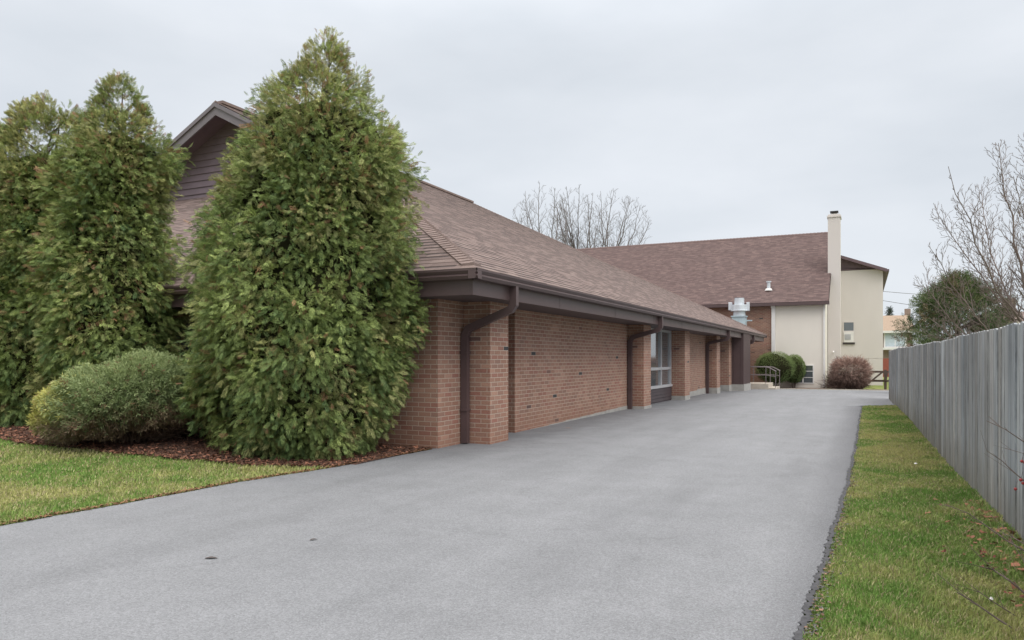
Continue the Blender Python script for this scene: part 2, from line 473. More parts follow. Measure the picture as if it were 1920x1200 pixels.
M['steel'] = simple('painted_handrail', (.20,.17,.175), .45, .1, 9, metallic=.3)
M['wire'] = simple('black_wire', (.12,.12,.13), .6, .05, 1)

# ---------------------------------------------------------------- ground
def gz(x, y):
    x = np.asarray(x, float); y = np.asarray(y, float)
    z = np.interp(y, [-10, 15, 22, 28, 33, 39, 45, 60], [0, 0, -.025, -.06, -.11, -.255, -.30, -.32])
    # slight berm under the planting bed left of the drive
    bx = np.clip((-6.4 - x)/2.2, 0, 1); by = np.clip((y-5.3)/2.2, 0, 1)
    bx = bx*bx*(3-2*bx); by = by*by*(3-2*by)
    far = np.clip((60-np.abs(x))/30, 0, 1)
    return z + .17*bx*by*far
def g(x, y): return float(gz(x, y))

def row_sheet(name, ys, left, right, nx, mat_, lift, label=None, kind='structure', jitter=0):
    V = []; nr = len(ys)
    for y in ys:
        a, b = left(y), right(y)
        xs = np.linspace(a, b, nx)
        zz = gz(xs, np.full(nx, y)) + lift
        for x, z in zip(xs, zz): V.append((x, y, z))
    F = [(i*nx+j, i*nx+j+1, (i+1)*nx+j+1, (i+1)*nx+j) for i in range(nr-1) for j in range(nx-1)]
    o = np_mesh(name, V, F, mat_); o['kind'] = kind
    if label: o['label'] = label
    return o

# base ground: one sheet to the horizon (uneven grid)
ax = np.unique(np.concatenate([np.array([-1500,-600,-250,-120,-80,-60,-45,-35,-30]), np.arange(-28, 12, .5), np.array([14,18,25,40,70,120,250,600,1500])]))
ay = np.unique(np.concatenate([np.array([-1500,-600,-200,-80,-40,-20]), np.arange(-12, 62, .5), np.array([65,75,95,130,250,600,1500])]))
X, Y = np.meshgrid(ax, ay); Z = gz(X, Y)
V = np.stack([X.ravel(), Y.ravel(), Z.ravel()], 1); nx = len(ax)
F = [(i*nx+j, i*nx+j+1, (i+1)*nx+j+1, (i+1)*nx+j) for i in range(len(ay)-1) for j in range(nx-1)]
o = np_mesh('ground', V, F, M['ground'], smooth=True); o['kind'] = 'structure'

rL = random.Random(3)
_ly = [-14, 0, 3.35, 5.63, 6.94, 8.0, 8.8, 9.0, 22, 23.3, 40]
_lx = [-6.6, -6.25, -5.92, -5.8, -5.58, -5.5, -5.45, -5.9, -5.9, -5.9, -5.9]
def edge_noise(y, s, a):
    return a*(math.sin(y*3.1*s)+.6*math.sin(y*7.7*s+1)+.4*math.sin(y*17.3*s+2)+.3*math.sin(y*41*s+.5))
def dleft(y): return float(np.interp(y, _ly, _lx)) + (edge_noise(y, 1, .008) if y < 8.8 else 0)
_ry = [-14, 2.89, 4.0, 5.5, 8.0, 12.0, 17.0, 21.6]
_rx = [-.52, -.33, -.27, -.23, -.17, -.12, -.10, -.06]
def dright(y): return float(np.interp(y, _ry, _rx)) + edge_noise(y, 1.3, .007)
row_sheet('driveway', np.arange(-14, 21.8, .05), dleft, dright, 12, M['asphalt'], .008)
M['bitumen'] = simple('bitumen_edge', (.055,.055,.06), .9, .45, 30)
def er(y): return dright(y)+.036+.008*math.sin(y*23)+.008*math.sin(y*57+1)+.006*math.sin(y*131)
def el(y): return dright(y)-.002-.006*math.sin(y*31+2)-.007*math.sin(y*83)-.005*math.sin(y*197)
row_sheet('driveway_edge', np.arange(-14, 21.8, .02), el, er, 3, M['bitumen'], .012)
row_sheet('rear_edge', np.arange(21.78, 22.2, .03), lambda y: -.10+.05*math.sin(y*20), lambda y: .80, 16, M['bitumen'], .014)
def farr(y): return 9.0 if y > 22.6 else -0.06 + (9.06)*0 if y < 21.8 else float(np.interp(y, [21.7, 22.05, 22.5, 22.6], [-.06, .35, 1.2, 9.0]))
row_sheet('rear_parking_area', np.concatenate([np.arange(21.75, 23, .06), np.arange(23, 38.4, .4)]), lambda y: -5.9, farr, 14, M['asphalt'], .008)
# thin pale concrete edging at the far end of the asphalt
mb = MB(); mb.box(-4.0, 9, 38.25, 38.37, -.35, g(0, 38.3)+.035); obj('kerb', mb, M['pale_concrete'])['kind'] = 'structure'

# mulch beds
_my = [2.5, 5.9, 6.6, 7.0, 7.6, 8.8, 12]
def bed_front(x):   # Y of the grass/mulch edge at X
    return float(np.interp(x, [-30, -13.5, -11.4, -10, -8.6, -7.6, -6.6, -5.9, -5.3], [6.7, 6.62, 6.5, 6.32, 6.28, 6.36, 6.52, 6.74, 7.2])) + edge_noise(x, .8, .03)
xs = np.arange(-19, -5.44, .08); V = []; K = 14
for x in xs:
    y0 = bed_front(x); y1 = 9.4
    if x > -5.6: y0 = 7.1
    for k in range(K):
        y = y0 + (y1-y0)*k/(K-1); V.append((x, y, g(x, y)+.006+(.012 if k else 0)))
F = [(i*K+j, (i+1)*K+j, (i+1)*K+j+1, i*K+j+1) for i in range(len(xs)-1) for j in range(K-1)]
o = np_mesh('mulch_bed', V, F, M['mulch']); o['kind'] = 'structure'
V = []; F = []
xs = np.arange(-4.0, 1.2, .2); K = 4
for x in xs:
    for k in range(K): y = 38.37 + (1.75 if x < -1.4 else 1.0)*k/(K-1); V.append((x, y, g(x, y)+.03))
F = [(i*K+j, (i+1)*K+j, (i+1)*K+j+1, i*K+j+1) for i in range(len(xs)-1) for j in range(K-1)]
o = np_mesh('rear_mulch_bed', V, F, M['mulch']); o['kind'] = 'structure'

# ---------------------------------------------------------------- low brick building
XG, YG0, YG1, ZE, P, XR = -4.45, 8.27, 39.33, 2.43, .51, -15.45
XF, YF = XG-.13, YG0+.13            # fascia planes
ZR = ZE + P*(XG-XR)
WX, PX = -5.38, -4.98               # wall plane and pillar face
bld = empty('brick_building', (XR, 24, 0), 'long low brown brick building with a big taupe shingled roof beside the driveway', 'building')
ZS = 2.12                           # soffit level
def brick_box(name, x0, x1, y0, y1, z0=-.3, z1=ZS+.02, parent=bld, base_h=None):
    mb = MB(); mb.box(x0, x1, y0, y1, z0, z1); return obj(name, mb, M['brick'], parent)
# walls
brick_box('wall', -5.42-1.15, -5.42, 8.91, 9.66)        # corner pier's body, wide pier facing the lawn
brick_box('wall', -26, -5.42-1.15, 10.2, 10.4)          # entrance wall behind the evergreens
brick_box('wall', -6.3, -6.12, 10.28, 11.36)
brick_box('wall', -5.8, WX, 11.36, 18.06+.3)
brick_box('wall', -5.8, WX, 23.3, 28.4)
brick_box('wall', -5.8, WX, 33.4, YG1-.3)
brick_box('wall', -26, -25.7, 10.4, 39)
brick_box('wall', -25.7, -5.8, 38.8, 39.0)
for (a, b_, x0) in ((9.66, 10.28, -5.9), (18.06, 18.75, -5.75), (22.75, 23.45, -5.75), (28.2, 28.9, -5.75), (30.95, 31.6, -5.75)):
    brick_box('pillar', x0, PX, a, b_)
# concrete plinths proud of the brick, growing as the ground falls
def plinth(x0, x1, y0, y1, h):
    mb = MB(); mb.box(x0, x1+.012, y0-.012, y1+.012, -.45, h); obj('pillar_footing', mb, M['concrete'], bld)
plinth(-5.8, PX, 18.06, 18.75, .07); plinth(-5.8, PX, 22.75, 23.45, .11); plinth(-5.8, PX, 28.2, 28.9, .16); plinth(-5.8, PX, 30.95, 31.6, .17)
def stepped(y0, y1, n, h0, dh, per):
    mb = MB(); w = (y1-y0)/n
    for k in range(n): mb.box(-5.7, WX+.010+.002*(k % 2), y0+k*w, y0+(k+1)*w, -.4, h0+dh*(k//per))
    obj('wall_footing', mb, M['concrete'], bld)
stepped(12.0, 18.02, 14, .012, .012, 2); stepped(23.47, 28.15, 6, .10, .03, 2)

# windows with siding panel below
def window_bay(y0, y1, edges, sill=.405, rail=.97, top=ZS):
    x = WX-.02
    mb = MB()
    mb.box(x-.30, x-.02, y0, y1, -.3, sill)
    n = 4; hh = (sill-.02)/n
    for k in range(-1, n):
        z0 = .02+k*hh
        mb.poly([(x+.022, y0, z0), (x+.022, y1, z0), (x, y1, z0+hh), (x, y0, z0+hh)])
        mb.poly([(x+.022, y0, z0), (x, y0, z0), (x, y1, z0), (x+.022, y1, z0)])
    obj('siding_panel', mb, M['trim_dark'], bld)
    fr = MB()
    xf = x+.01
    fr.box(x-.09, xf+.03, y0, y1, sill, sill+.07)
    fr.box(x-.09, xf, y0, y1, top-.06, top+.01)
    for e in edges: fr.box(x-.09, xf+.005, e-.03, e+.03, sill+.07, top-.06)
    for i in range(len(edges)-1):
        fr.box(x-.085, xf-.002, edges[i]+.03, edges[i+1]-.03, rail-.04, rail+.04)
    w = obj('window', fr, M['frame'], bld)
    pn = MB(); pn.box(x-.05, x-.035, y0, y1, sill, top)
    obj('pane', pn, M['glass'], w)
    return w
window_bay(18.75, 22.75, [18.85, 20.2, 21.5, 22.68])
window_bay(28.9, 30.95, [28.95, 29.9, 30.9])
# glazed dark entrance front behind the shrubs
mb = MB(); mb.box(-24, -7.5, 10.05, 10.19, .1, ZS-.1); obj('entrance_glazing', mb, M['black'], bld)

# brown boarded entrance screen
mb = MB()
ex0, ex1, ey0, ey1 = -6.0, -4.50, 31.62, 33.6
mb.box(ex0, ex1, ey0, ey1, .185, 2.30)
k = 0; y = ey0+.1
while y < ey1-.05:
    mb.box(ex1-.01, ex1+.012, y, y+.03, .186, 2.298); y += .3
x = ex0+.2
while x < ex1-.1:
    mb.box(x, x+.03, ey0-.012, ey0+.01, .186, 2.298); x += .3
obj('boarded_screen', mb, M['trim'], bld)
mb = MB(); mb.box(ex0-.02, ex1+.025, ey0-.025, ey1+.02, -.4, .184); obj('screen_footing', mb, M['concrete'], bld)

# soffit, fascia, gutter
mb = MB()
mb.poly([(XF, YF, ZS), (XF, YG1-.1, ZS), (-7, YG1-.1, ZS), (-7, YF, ZS)])
mb.poly([(-7, YF, ZS), (-7, 10.5, ZS), (-26.4, 10.5, ZS), (-26.4, YF, ZS)])
obj('soffit', mb, M['soffit'], bld)
mb = MB()
FH = ZE-.03
mb.box(XF-.03, XF, YF, YG1-.12, ZS-.012, FH); mb.box(-26.5, XF-.032, YF, YF+.03, ZS-.012, FH)
mb.box(-26.5, XF-.032, YG1-.15, YG1-.12, ZS-.012, FH)
# lap seams in the metal wrap
for y in np.arange(YF+3.0, YG1-1, 3.05): mb.box(XF-.001, XF+.003, y, y+.02, ZS-.013, FH-.1)
obj('fascia', mb, M['trim'], bld)
gp = [(-.13,0,-.125),(-.035,0,-.125),(-.012,0,-.085),(-.03,0,-.06),(0,0,-.02),(0,0,0),(-.012,0,0),(-.015,0,-.018),(-.13,0,-.018)]
mb = MB(); mb.prism([(x,0,z) for x,_,z in gp], (XG, YG0, ZE), (XG, YG1, ZE))
gq = [(0,-x,z) for x,_,z in gp]
mb.prism([(0, -x, z) for x,_,z in gp][::-1], (XG-.0, YG0, ZE), (-26.5, YG0, ZE))
mb.prism([(0, x, z) for x,_,z in gp], (XG-.0, YG1, ZE), (-26.5, YG1, ZE))
obj('gutter', mb, M['trim'], bld)

def downspout(yo, yw, xw, zt=None, xo=-4.53, drop=.30, zel=1.66, foot=0.02):
    pts = [(xo, yo, ZE-.12), (xo, yo, ZE-drop-.08), (xo-.05, yo, ZE-drop-.15), (xw+.06, yw, zel), (xw, yw, zel-.10), (xw, yw, foot)]
    m_ = MB(); m_.duct(pts, .085, .105)
    for z in (.5, 1.35): m_.box(xw-.055, xw+.058, yw-.062, yw+.062, z, z+.03)
    o = obj('downspout', m_, M['trim'], bld)
    return o
downspout(9.54, 9.58, -5.355, zel=1.72)
downspout(17.98, 17.98, -5.31, zel=1.80, foot=-.02)
downspout(28.1, 28.12, -5.31, zel=1.85, foot=-.06)
downspout(34.9, 34.95, -5.31, zel=1.85, foot=-.1)

# roof planes in courses
ROW = .143
def courses(mb, slope_len, pitch, inset_fn, frame, vmax=None, step=.006):
    """frame(u, h, lift) -> world; h = horizontal run from the eave"""
    cs = 1/math.sqrt(1+pitch*pitch); n = int(slope_len/ROW)+1
    for k in range(n):
        v0 = k*ROW; v1 = min((k+1)*ROW, slope_len)
        if v1 - v0 < .01: break
        h0, h1 = v0*cs, v1*cs
        a0, b0 = inset_fn(h0); a1, b1 = inset_fn(h1)
        q = [frame(a0, h0, step), frame(b0, h0, step), frame(b1, h1, 0), frame(a1, h1, 0)]
        mb.poly(q, [(a0, v0+.0005), (b0, v0+.0005), (b1, v1-.0005), (a1, v1-.0005)])
        mb.poly([frame(a0, h0, -.004), frame(b0, h0, -.004), frame(b0, h0, step), frame(a0, h0, step)],
                [(a0, v0-.002), (b0, v0-.002), (b0, v0-.0005), (a0, v0-.0005)])
EV = .02
W_ = XG-XR; SL = W_*math.sqrt(1+P*P)
YWALL, YTIP = 14.8, 14.15
GH = YWALL-YG0
mb = MB()
def side_in(h):
    y0 = YG0+h if h < GH else YTIP
    return y0, YG1-h
courses(mb, SL, P, side_in, lambda u, h, l: (XG-h, u, ZE+P*h+l+.004))
def west_in(h):
    y0 = YG0+h if h < GH else YTIP
    return y0, YG1-h
courses(mb, SL, P, west_in, lambda u, h, l: (2*XR-XG+h, u, ZE+P*h+l+.004))
def front_in(h): return 2*XR-XG+h, XG-h
courses(mb, GH*math.sqrt(1+P*P), P, front_in, lambda u, h, l: (u, YG0+h, ZE+P*h+l+.004))
courses(mb, SL, P, lambda h: (2*XR-XG+h, XG-h), lambda u, h, l: (u, YG1-h, ZE+P*h+l+.004))
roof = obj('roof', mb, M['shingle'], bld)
# cap shingles over hips and ridge
def caps(mb, a, b, down1, down2, w=.13, step=.14):
    a = Vector(a); b = Vector(b); d = (b-a); n = int(d.length/step); d.normalize(); up = Vector((0,0,1))
    d1 = Vector(down1).normalized()*w; d2 = Vector(down2).normalized()*w
    for i in range(n):
        p0 = a + d*(i*step); p1 = p0 + d*(step*1.04)
        e0, e1 = up*.046, up*.030
        j = random.uniform(-.004, .004)
        for dd in (d1, d2):
            mb.poly([p0+e0, p0+dd+e0*.75+up*j, p1+dd+e1*.75, p1+e1]); 
            mb.poly([p0+e0, p0, p0+dd-up*.01, p0+dd+e0*.75+up*j])
            mb.poly([p0+dd+e0*.75, p0+dd-up*.012, p1+dd-up*.012, p1+dd+e1*.75])
mb = MB()
caps(mb, (XG-.1, YG0+.1, ZE+.051), (XG-GH, YG0+GH, ZE+P*GH), (-1, 0, 0), (0, 1, 0), w=.19)
caps(mb, (XG, YG1, ZE), (XR, YG1-W_, ZR), (-1, 0, 0), (0, -1, 0), w=.17)
caps(mb, (XR, YTIP, ZR), (XR, YG1-W_, ZR), (1, 0, -P), (-1, 0, -P), w=.16)
obj('ridge_caps', mb, M['cap'], roof)
# ridge vent strip at the near part of the ridge
mb = MB(); mb.box(XR-.16, XR+.16, YTIP+.1, YG1-W_-.2, ZR-.02, ZR+.055); obj('ridge_vent', mb, M['cap'], roof)

# gablet: lapped siding, soffit and rakes
mb = MB()
zb = ZE+P*GH-.08; zz = zb
while zz < ZR-.12:
    z1 = min(zz+.185, ZR-.1)
    h0 = (ZR-zz)/P-.05; h1 = max(.02, (ZR-z1)/P-.05)
    mb.poly([(XR-h0, YWALL-.03, zz), (XR+h0, YWALL-.03, zz), (XR+h1, YWALL, z1), (XR-h1, YWALL, z1)])
    mb.poly([(XR-h0, YWALL, zz), (XR+h0, YWALL, zz), (XR+h0, YWALL-.03, zz), (XR-h0, YWALL-.03, zz)])
    zz += .185
obj('gable_siding', mb, M['siding'], bld)
mb = MB()
for sgn in (-1, 1):
    h = GH*0+ (W_-GH)
    a = Vector((XR, YTIP, ZR)); b = Vector((XR+sgn*h, YTIP, ZR-P*h))
    prof_z0, prof_z1 = -.34, -.02
    for (za, zb_, y0, y1) in ((-.34, -.12, .0, .05), (-.125, -.015, -.04, .05)):
        v = [a+Vector((0, y0, za)), b+Vector((0, y0, za)), b+Vector((0, y0, zb_)), a+Vector((0, y0, zb_))]
        w = [q+Vector((0, y1-y0, 0)) for q in v]
        mb.poly(v); mb.poly(w[::-1]); mb.poly([v[0], w[0], w[1], v[1]]); mb.poly([v[3], v[2], w[2], w[3]]); mb.poly([v[1], w[1], w[2], v[2]])
obj('rake_board', mb, M['rake'], bld)
mb = MB()
for sgn in (-1, 1):
    h = W_-GH
    mb.poly([(XR, YTIP+.05, ZR-.22), (XR+sgn*h, YTIP+.05, ZR-P*h-.22), (XR+sgn*h, YWALL, ZR-P*h-.22), (XR, YWALL, ZR-.22)])
obj('gable_soffit', mb, M['siding'], bld)

# rooftop exhaust fan near the far hip
vx, vy = -5.72, 38.75
fan = MB()
def ring(m_, r0, z0, r1, z1, n=20): m_.tube([(vx, vy, z0), (vx, vy, z1)], [r0, r1], n)
ring(fan, .24, 3.85, .24, 4.30); ring(fan, .40, 3.70, .40, 3.98); ring(fan, .30, 3.42, .30, 3.7); ring(fan, .44, 3.66, .44, 3.70)
fan.box(vx-.52, vx-.36, vy-.12, vy+.12, 3.72, 4.12); fan.box(vx+.36, vx+.5, vy-.1, vy+.1, 3.66, 4.1)
ring(fan, .2, 4.3, .25, 4.33)
ef = obj('exhaust_fan', fan, M['metal'], bld, bevel=.01)
mb = MB(); mb.box(vx-.33, vx+.33, vy-.3, vy+.3, 2.4, 3.36); mb.box(vx-.37, vx+.37, vy-.34, vy+.34, 3.36, 3.42); mb.box(vx+.33, vx+.62, vy-.05, vy+.05, 3.14, 3.2)
obj('fan_housing', mb, M['blue_metal'], ef)

# ---------------------------------------------------------------- rear hall building
hall = empty('stucco_hall', (-5, 44, -.27), 'tall cream stucco hall with steep red-brown roof and chimney at the end of the drive', 'building')
HY, HE, HP, HRY = 40.10, 4.10, .625, 47.0
HX0, HX1 = -20.0, -1.75
mb = MB(); mb.box(HX0, -4.24, HY, HY+.3, -.4, HE+.1); obj('brick_wall', mb, M['brick'], hall)
mb = MB(); mb.box(-4.238, HX1, HY-.02, HY+.28, -.05, HE+.1)
g0 = [(HX1-.3, HY+.28, HE+.1), (HX1-.3, HRY, HE+HP*(HRY-HY)), (HX1-.3, 2*HRY-HY, HE)]
mb.poly([(HX1, HY+.28, -.3), (HX1, 2*HRY-HY, -.3), (HX1, 2*HRY-HY, HE), (HX1, HRY, HE+HP*(HRY-HY)+.1), (HX1, HY+.28, HE+.1)])
obj('stucco_wall', mb, M['stucco'], hall)
mb = MB(); mb.box(-4.236, HX1+.005, HY-.035, HY, -.4, -.05); obj('foundation', mb, M['stucco'], hall)
mb = MB()
HEY = 39.75; hz0 = 4.12; RL = (HRY-HEY)*math.sqrt(1+HP*HP)
def hall_in(h): return HX0-.3, HX1+.16
courses(mb, RL, HP, hall_in, lambda u, h, l: (u, HEY+h, hz0+HP*h+l), step=.012)
mb.poly([(HX0-.3, HRY, hz0+HP*(HRY-HEY)), (HX1+.16, HRY, hz0+HP*(HRY-HEY)), (HX1+.16, 2*HRY-HEY, hz0), (HX0-.3, 2*HRY-HEY, hz0)], [(0,0),(18,0),(18,8),(0,8)])
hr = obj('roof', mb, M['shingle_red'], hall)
mb = MB(); caps(mb, (HX0-.3, HRY, hz0+RL*HP/math.sqrt(1+HP*HP)), (HX1+.16, HRY, hz0+RL*HP/math.sqrt(1+HP*HP)), (0, 1, -HP), (0, -1, -HP), w=.16, step=.2)
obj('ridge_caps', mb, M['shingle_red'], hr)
mb = MB()
mb.box(HX0-.3, HX1+.2, HEY-.02, HEY+.02, hz0-.17, hz0-.01)
mb.box(HX0-.3, HX1+.2, HEY+.021, HY-.04, hz0-.168, hz0-.14)
obj('fascia', mb, M['trim'], hall)
# rake edge on the visible end
mb = MB(); x = HX1+.16
mb.poly([(x+.02, HEY, hz0-.17), (x+.02, HRY, hz0+HP*(HRY-HEY)-.17), (x+.02, HRY, hz0+HP*(HRY-HEY)-.012), (x+.02, HEY, hz0-.012)])
mb.poly([(HX1, HEY, hz0-.17), (HX1, HRY, hz0+HP*(HRY-HEY)-.17), (x+.02, HRY, hz0+HP*(HRY-HEY)-.17), (x+.02, HEY, hz0-.17)])
obj('rake_board', mb, M['trim'], hall)
# chimney
cx0, cx1, cy0, cy1, cz = -1.73, -1.13, 42.4, 43.4, 8.72
mb = MB(); mb.box(cx0, cx1, cy0, cy1, -.35, cz); mb.box(cx0-.04, cx1+.04, cy0-.04, cy1+.04, cz, cz+.09)
mb.box(cx0+.01, cx1-.01, cy0+.01, cy1-.01, cz+.09, cz+.16)
ch = obj('chimney', mb, M['stucco2'], hall)
mb = MB(); cxm = (cx0+cx1)/2; mb.box(cxm-.14, cxm+.14, 42.7, 43.0, cz+.16, cz+.26)
obj('flue', mb, M['concrete'], ch)
mb = MB(); mb.box(cxm-.2, cxm+.2, 42.62, 43.08, cz+.31, cz+.37); mb.box(cxm-.12, cxm-.1, 42.7, 42.72, cz+.26, cz+.31); mb.box(cxm+.1, cxm+.12, 42.7, 42.72, cz+.26, cz+.31)
obj('chimney_cap', mb, M['black'], ch)
# roof vent
mb = MB(); vx2, vy2 = -4.55, 41.0; vz = hz0+HP*(vy2-HEY)
mb.tube([(vx2, vy2, vz-.1), (vx2, vy2, vz+.38)], .09, 12); mb.tube([(vx2, vy2, vz+.38), (vx2, vy2, vz+.44)], .13, 12)
rv = obj('roof_vent', mb, M['metal'], hall)
mb = MB(); mb.tube([(vx2, vy2-.05, vz-.06), (vx2, vy2-.05, vz+.05)], [.2, .14], 12); obj('vent_flashing', mb, M['white'], rv)
# downspouts of the hall
mb = MB(); mb.box(-4.30, -4.12, HY-.13, HY-.021, -.2, HE-.25); mb.box(-4.33, -4.11, HY-.17, HY-.022, HE-.25, HE-.05); obj('downspout', mb, M['white'], hall)
mb = MB(); mb.box(-1.84, -1.76, HY-.1, HY-.022, -.3, HE-.1); obj('downspout', mb, M['white'], hall)
# basement window
wx0, wx1, wz0, wz1 = -3.2, -2.28, -.02, .93
mb = MB()
for a, b_ in ((wx0, wx0+.05), (wx1-.05, wx1), ((wx0+wx1)/2-.03-.05, (wx0+wx1)/2+.03-.05)): mb.box(a, b_, HY-.06, HY-.021, wz0, wz1)
for z in (wz0, wz1-.04): mb.box(wx0+.051, wx1-.051, HY-.058, HY-.021, z, z+.05)
for z in (.28, .6): mb.box(wx0+.051, wx1-.051, HY-.052, HY-.022, z, z+.03)
w = obj('window', mb, M['white'], hall)
mb = MB(); mb.box(wx0+.01, wx1-.01, HY-.04, HY-.025, wz0+.01, wz1-.01); obj('pane', mb, M['glass_dark'], w)
mb = MB(); mb.tube([(-1.45, 42.36, 1.62), (-1.45, 42.2, 1.62), (-1.45, 42.1, 1.55)], .04, 8); obj('wall_lamp', mb, M['white'], hall)

# rear wing to the right of the chimney
RY, RZ = 47.6, 6.42
mb = MB()
mb.box(-8, .99, RY, RY+.3, 1.25, RZ)
mb.box(-8, .99-.012, RY-.0, RY+.29, -.6, 1.235)
mb.box(.70, .99, RY+.301, RY+14, -.6, RZ)
obj('wing_wall', mb, M['stucco2'], hall)
WP = .376; pk = -4.5
def wz(x): return 6.35 + WP*(1.2-x)
mb = MB()
mb.poly([(-7.9, RY-.02, RZ+.002), (.99, RY-.02, RZ+.002), (.99, RY-.02, wz(.99)-.05), (pk, RY-.02, wz(pk)-.05), (-7.9, RY-.02, wz(pk)-WP*3.4-.05)])
for x in np.arange(-1.4, .95, .3): mb.box(x, x+.04, RY-.035, RY-.019, RZ+.003, wz(x+.04)-.06)
obj('gable_panel', mb, M['gable_brown'], hall)
mb = MB()
for (xa, xb) in ((1.2, pk), (pk, -10.2)):
    za = wz(xa) if xa > pk-.01 else None
    z0 = wz(xa) if xa == 1.2 else wz(pk); z1 = wz(pk) if xb == pk else wz(pk)-WP*5.7
    for (d, m2) in ((0, 0),):
        mb.poly([(xa, 47.2, z0+.04), (xa, 62, z0+.04), (xb, 62, z1+.04), (xb, 47.2, z1+.04)])
        mb.poly([(xa, 47.2, z0-.14), (xb, 47.2, z1-.14), (xb, 62, z1-.14), (xa, 62, z0-.14)])
        mb.poly([(xa, 47.2, z0-.14), (xa, 47.2, z0+.04), (xb, 47.2, z1+.04), (xb, 47.2, z1-.14)])
mb.poly([(1.2, 47.2, 6.21), (1.2, 62, 6.21), (1.2, 62, 6.39), (1.2, 47.2, 6.39)])
mb.box(1.2, 1.3, 47.2, 62, 6.24, 6.36)
obj('wing_roof', mb, M['gable_brown'], hall)
# window with air conditioner
ax0, ax1 = -1.12, -.50
mb = MB()
mb.box(ax0, ax0+.05, RY-.04, RY-.002, 2.2, 3.42); mb.box(ax1-.05, ax1, RY-.04, RY-.002, 2.2, 3.42); mb.box(ax0+.051, ax1-.051, RY-.04, RY-.002, 3.37, 3.42)
mb.box(ax0+.051, ax1-.051, RY-.045, RY-.002, 2.8, 2.88)
w = obj('window', mb, M['stucco2'], hall); mb = MB(); mb.box(ax0-.01, ax1+.02, RY-.065, RY-.002, 2.08, 2.19); obj('sill', mb, M['trim_dark'], w)
mb = MB(); mb.box(ax0+.05, ax1-.05, RY-.03, RY-.01, 2.88, 3.37); obj('pane', mb, M['glass'], w)
mb = MB(); mb.box(ax0+.05, ax1-.05, RY-.10, RY-.01, 2.2, 2.8); acb = obj('air_conditioner', mb, M['white'], hall)
mb = MB(); mb.box(ax0+.1, ax0+.42, RY-.115, RY-.101, 2.35, 2.68)
for z in np.arange(2.37, 2.67, .05): mb.box(ax0+.1, ax0+.42, RY-.125, RY-.116, z, z+.02)
obj('grille', mb, M['frame'], acb)

# ---------------------------------------------------------------- entrance steps and railings
st = MB()
st.box(-5.35, -4.0, 35.9, 37.9, -.4, .09); st.box(-4.0, -3.68, 35.95, 37.85, -.4, -.09)
o = obj('entrance_steps', st, M['pale_concrete'], base=(-4.6, 36.9, -.2), bevel=.015)
tag(o, 'low pale concrete entrance steps beside the brown boarded screen', 'steps')
def railing(yy, label):
    b0 = (-4.3, yy, .09)
    r = empty('handrail', b0, label, 'handrail', 'metal handrails on the entrance steps')
    m_ = MB(); m_.tube([(-5.3, yy, .86), (-4.15, yy, .86), (-3.98, yy, .83), (-3.66, yy, .66)], .022, 8); obj('rail', m_, M['steel'], r)
    m_ = MB(); m_.tube([(-5.3, yy, .48), (-4.1, yy, .48), (-3.68, yy, .42)], .016, 8); obj('rail', m_, M['steel'], r)
    for x, z0, z1 in ((-4.9, .09, .86), (-4.12, .09, .86), (-3.69, -.09, .67)):
        m_ = MB(); m_.tube([(x, yy, z0), (x, yy, z1)], .019, 8); obj('post', m_, M['steel'], r)
railing(36.0, 'nearer metal handrail on the concrete entrance steps, closest to the driveway')
railing(37.75, 'farther metal handrail on the entrance steps, right against the clipped bush')

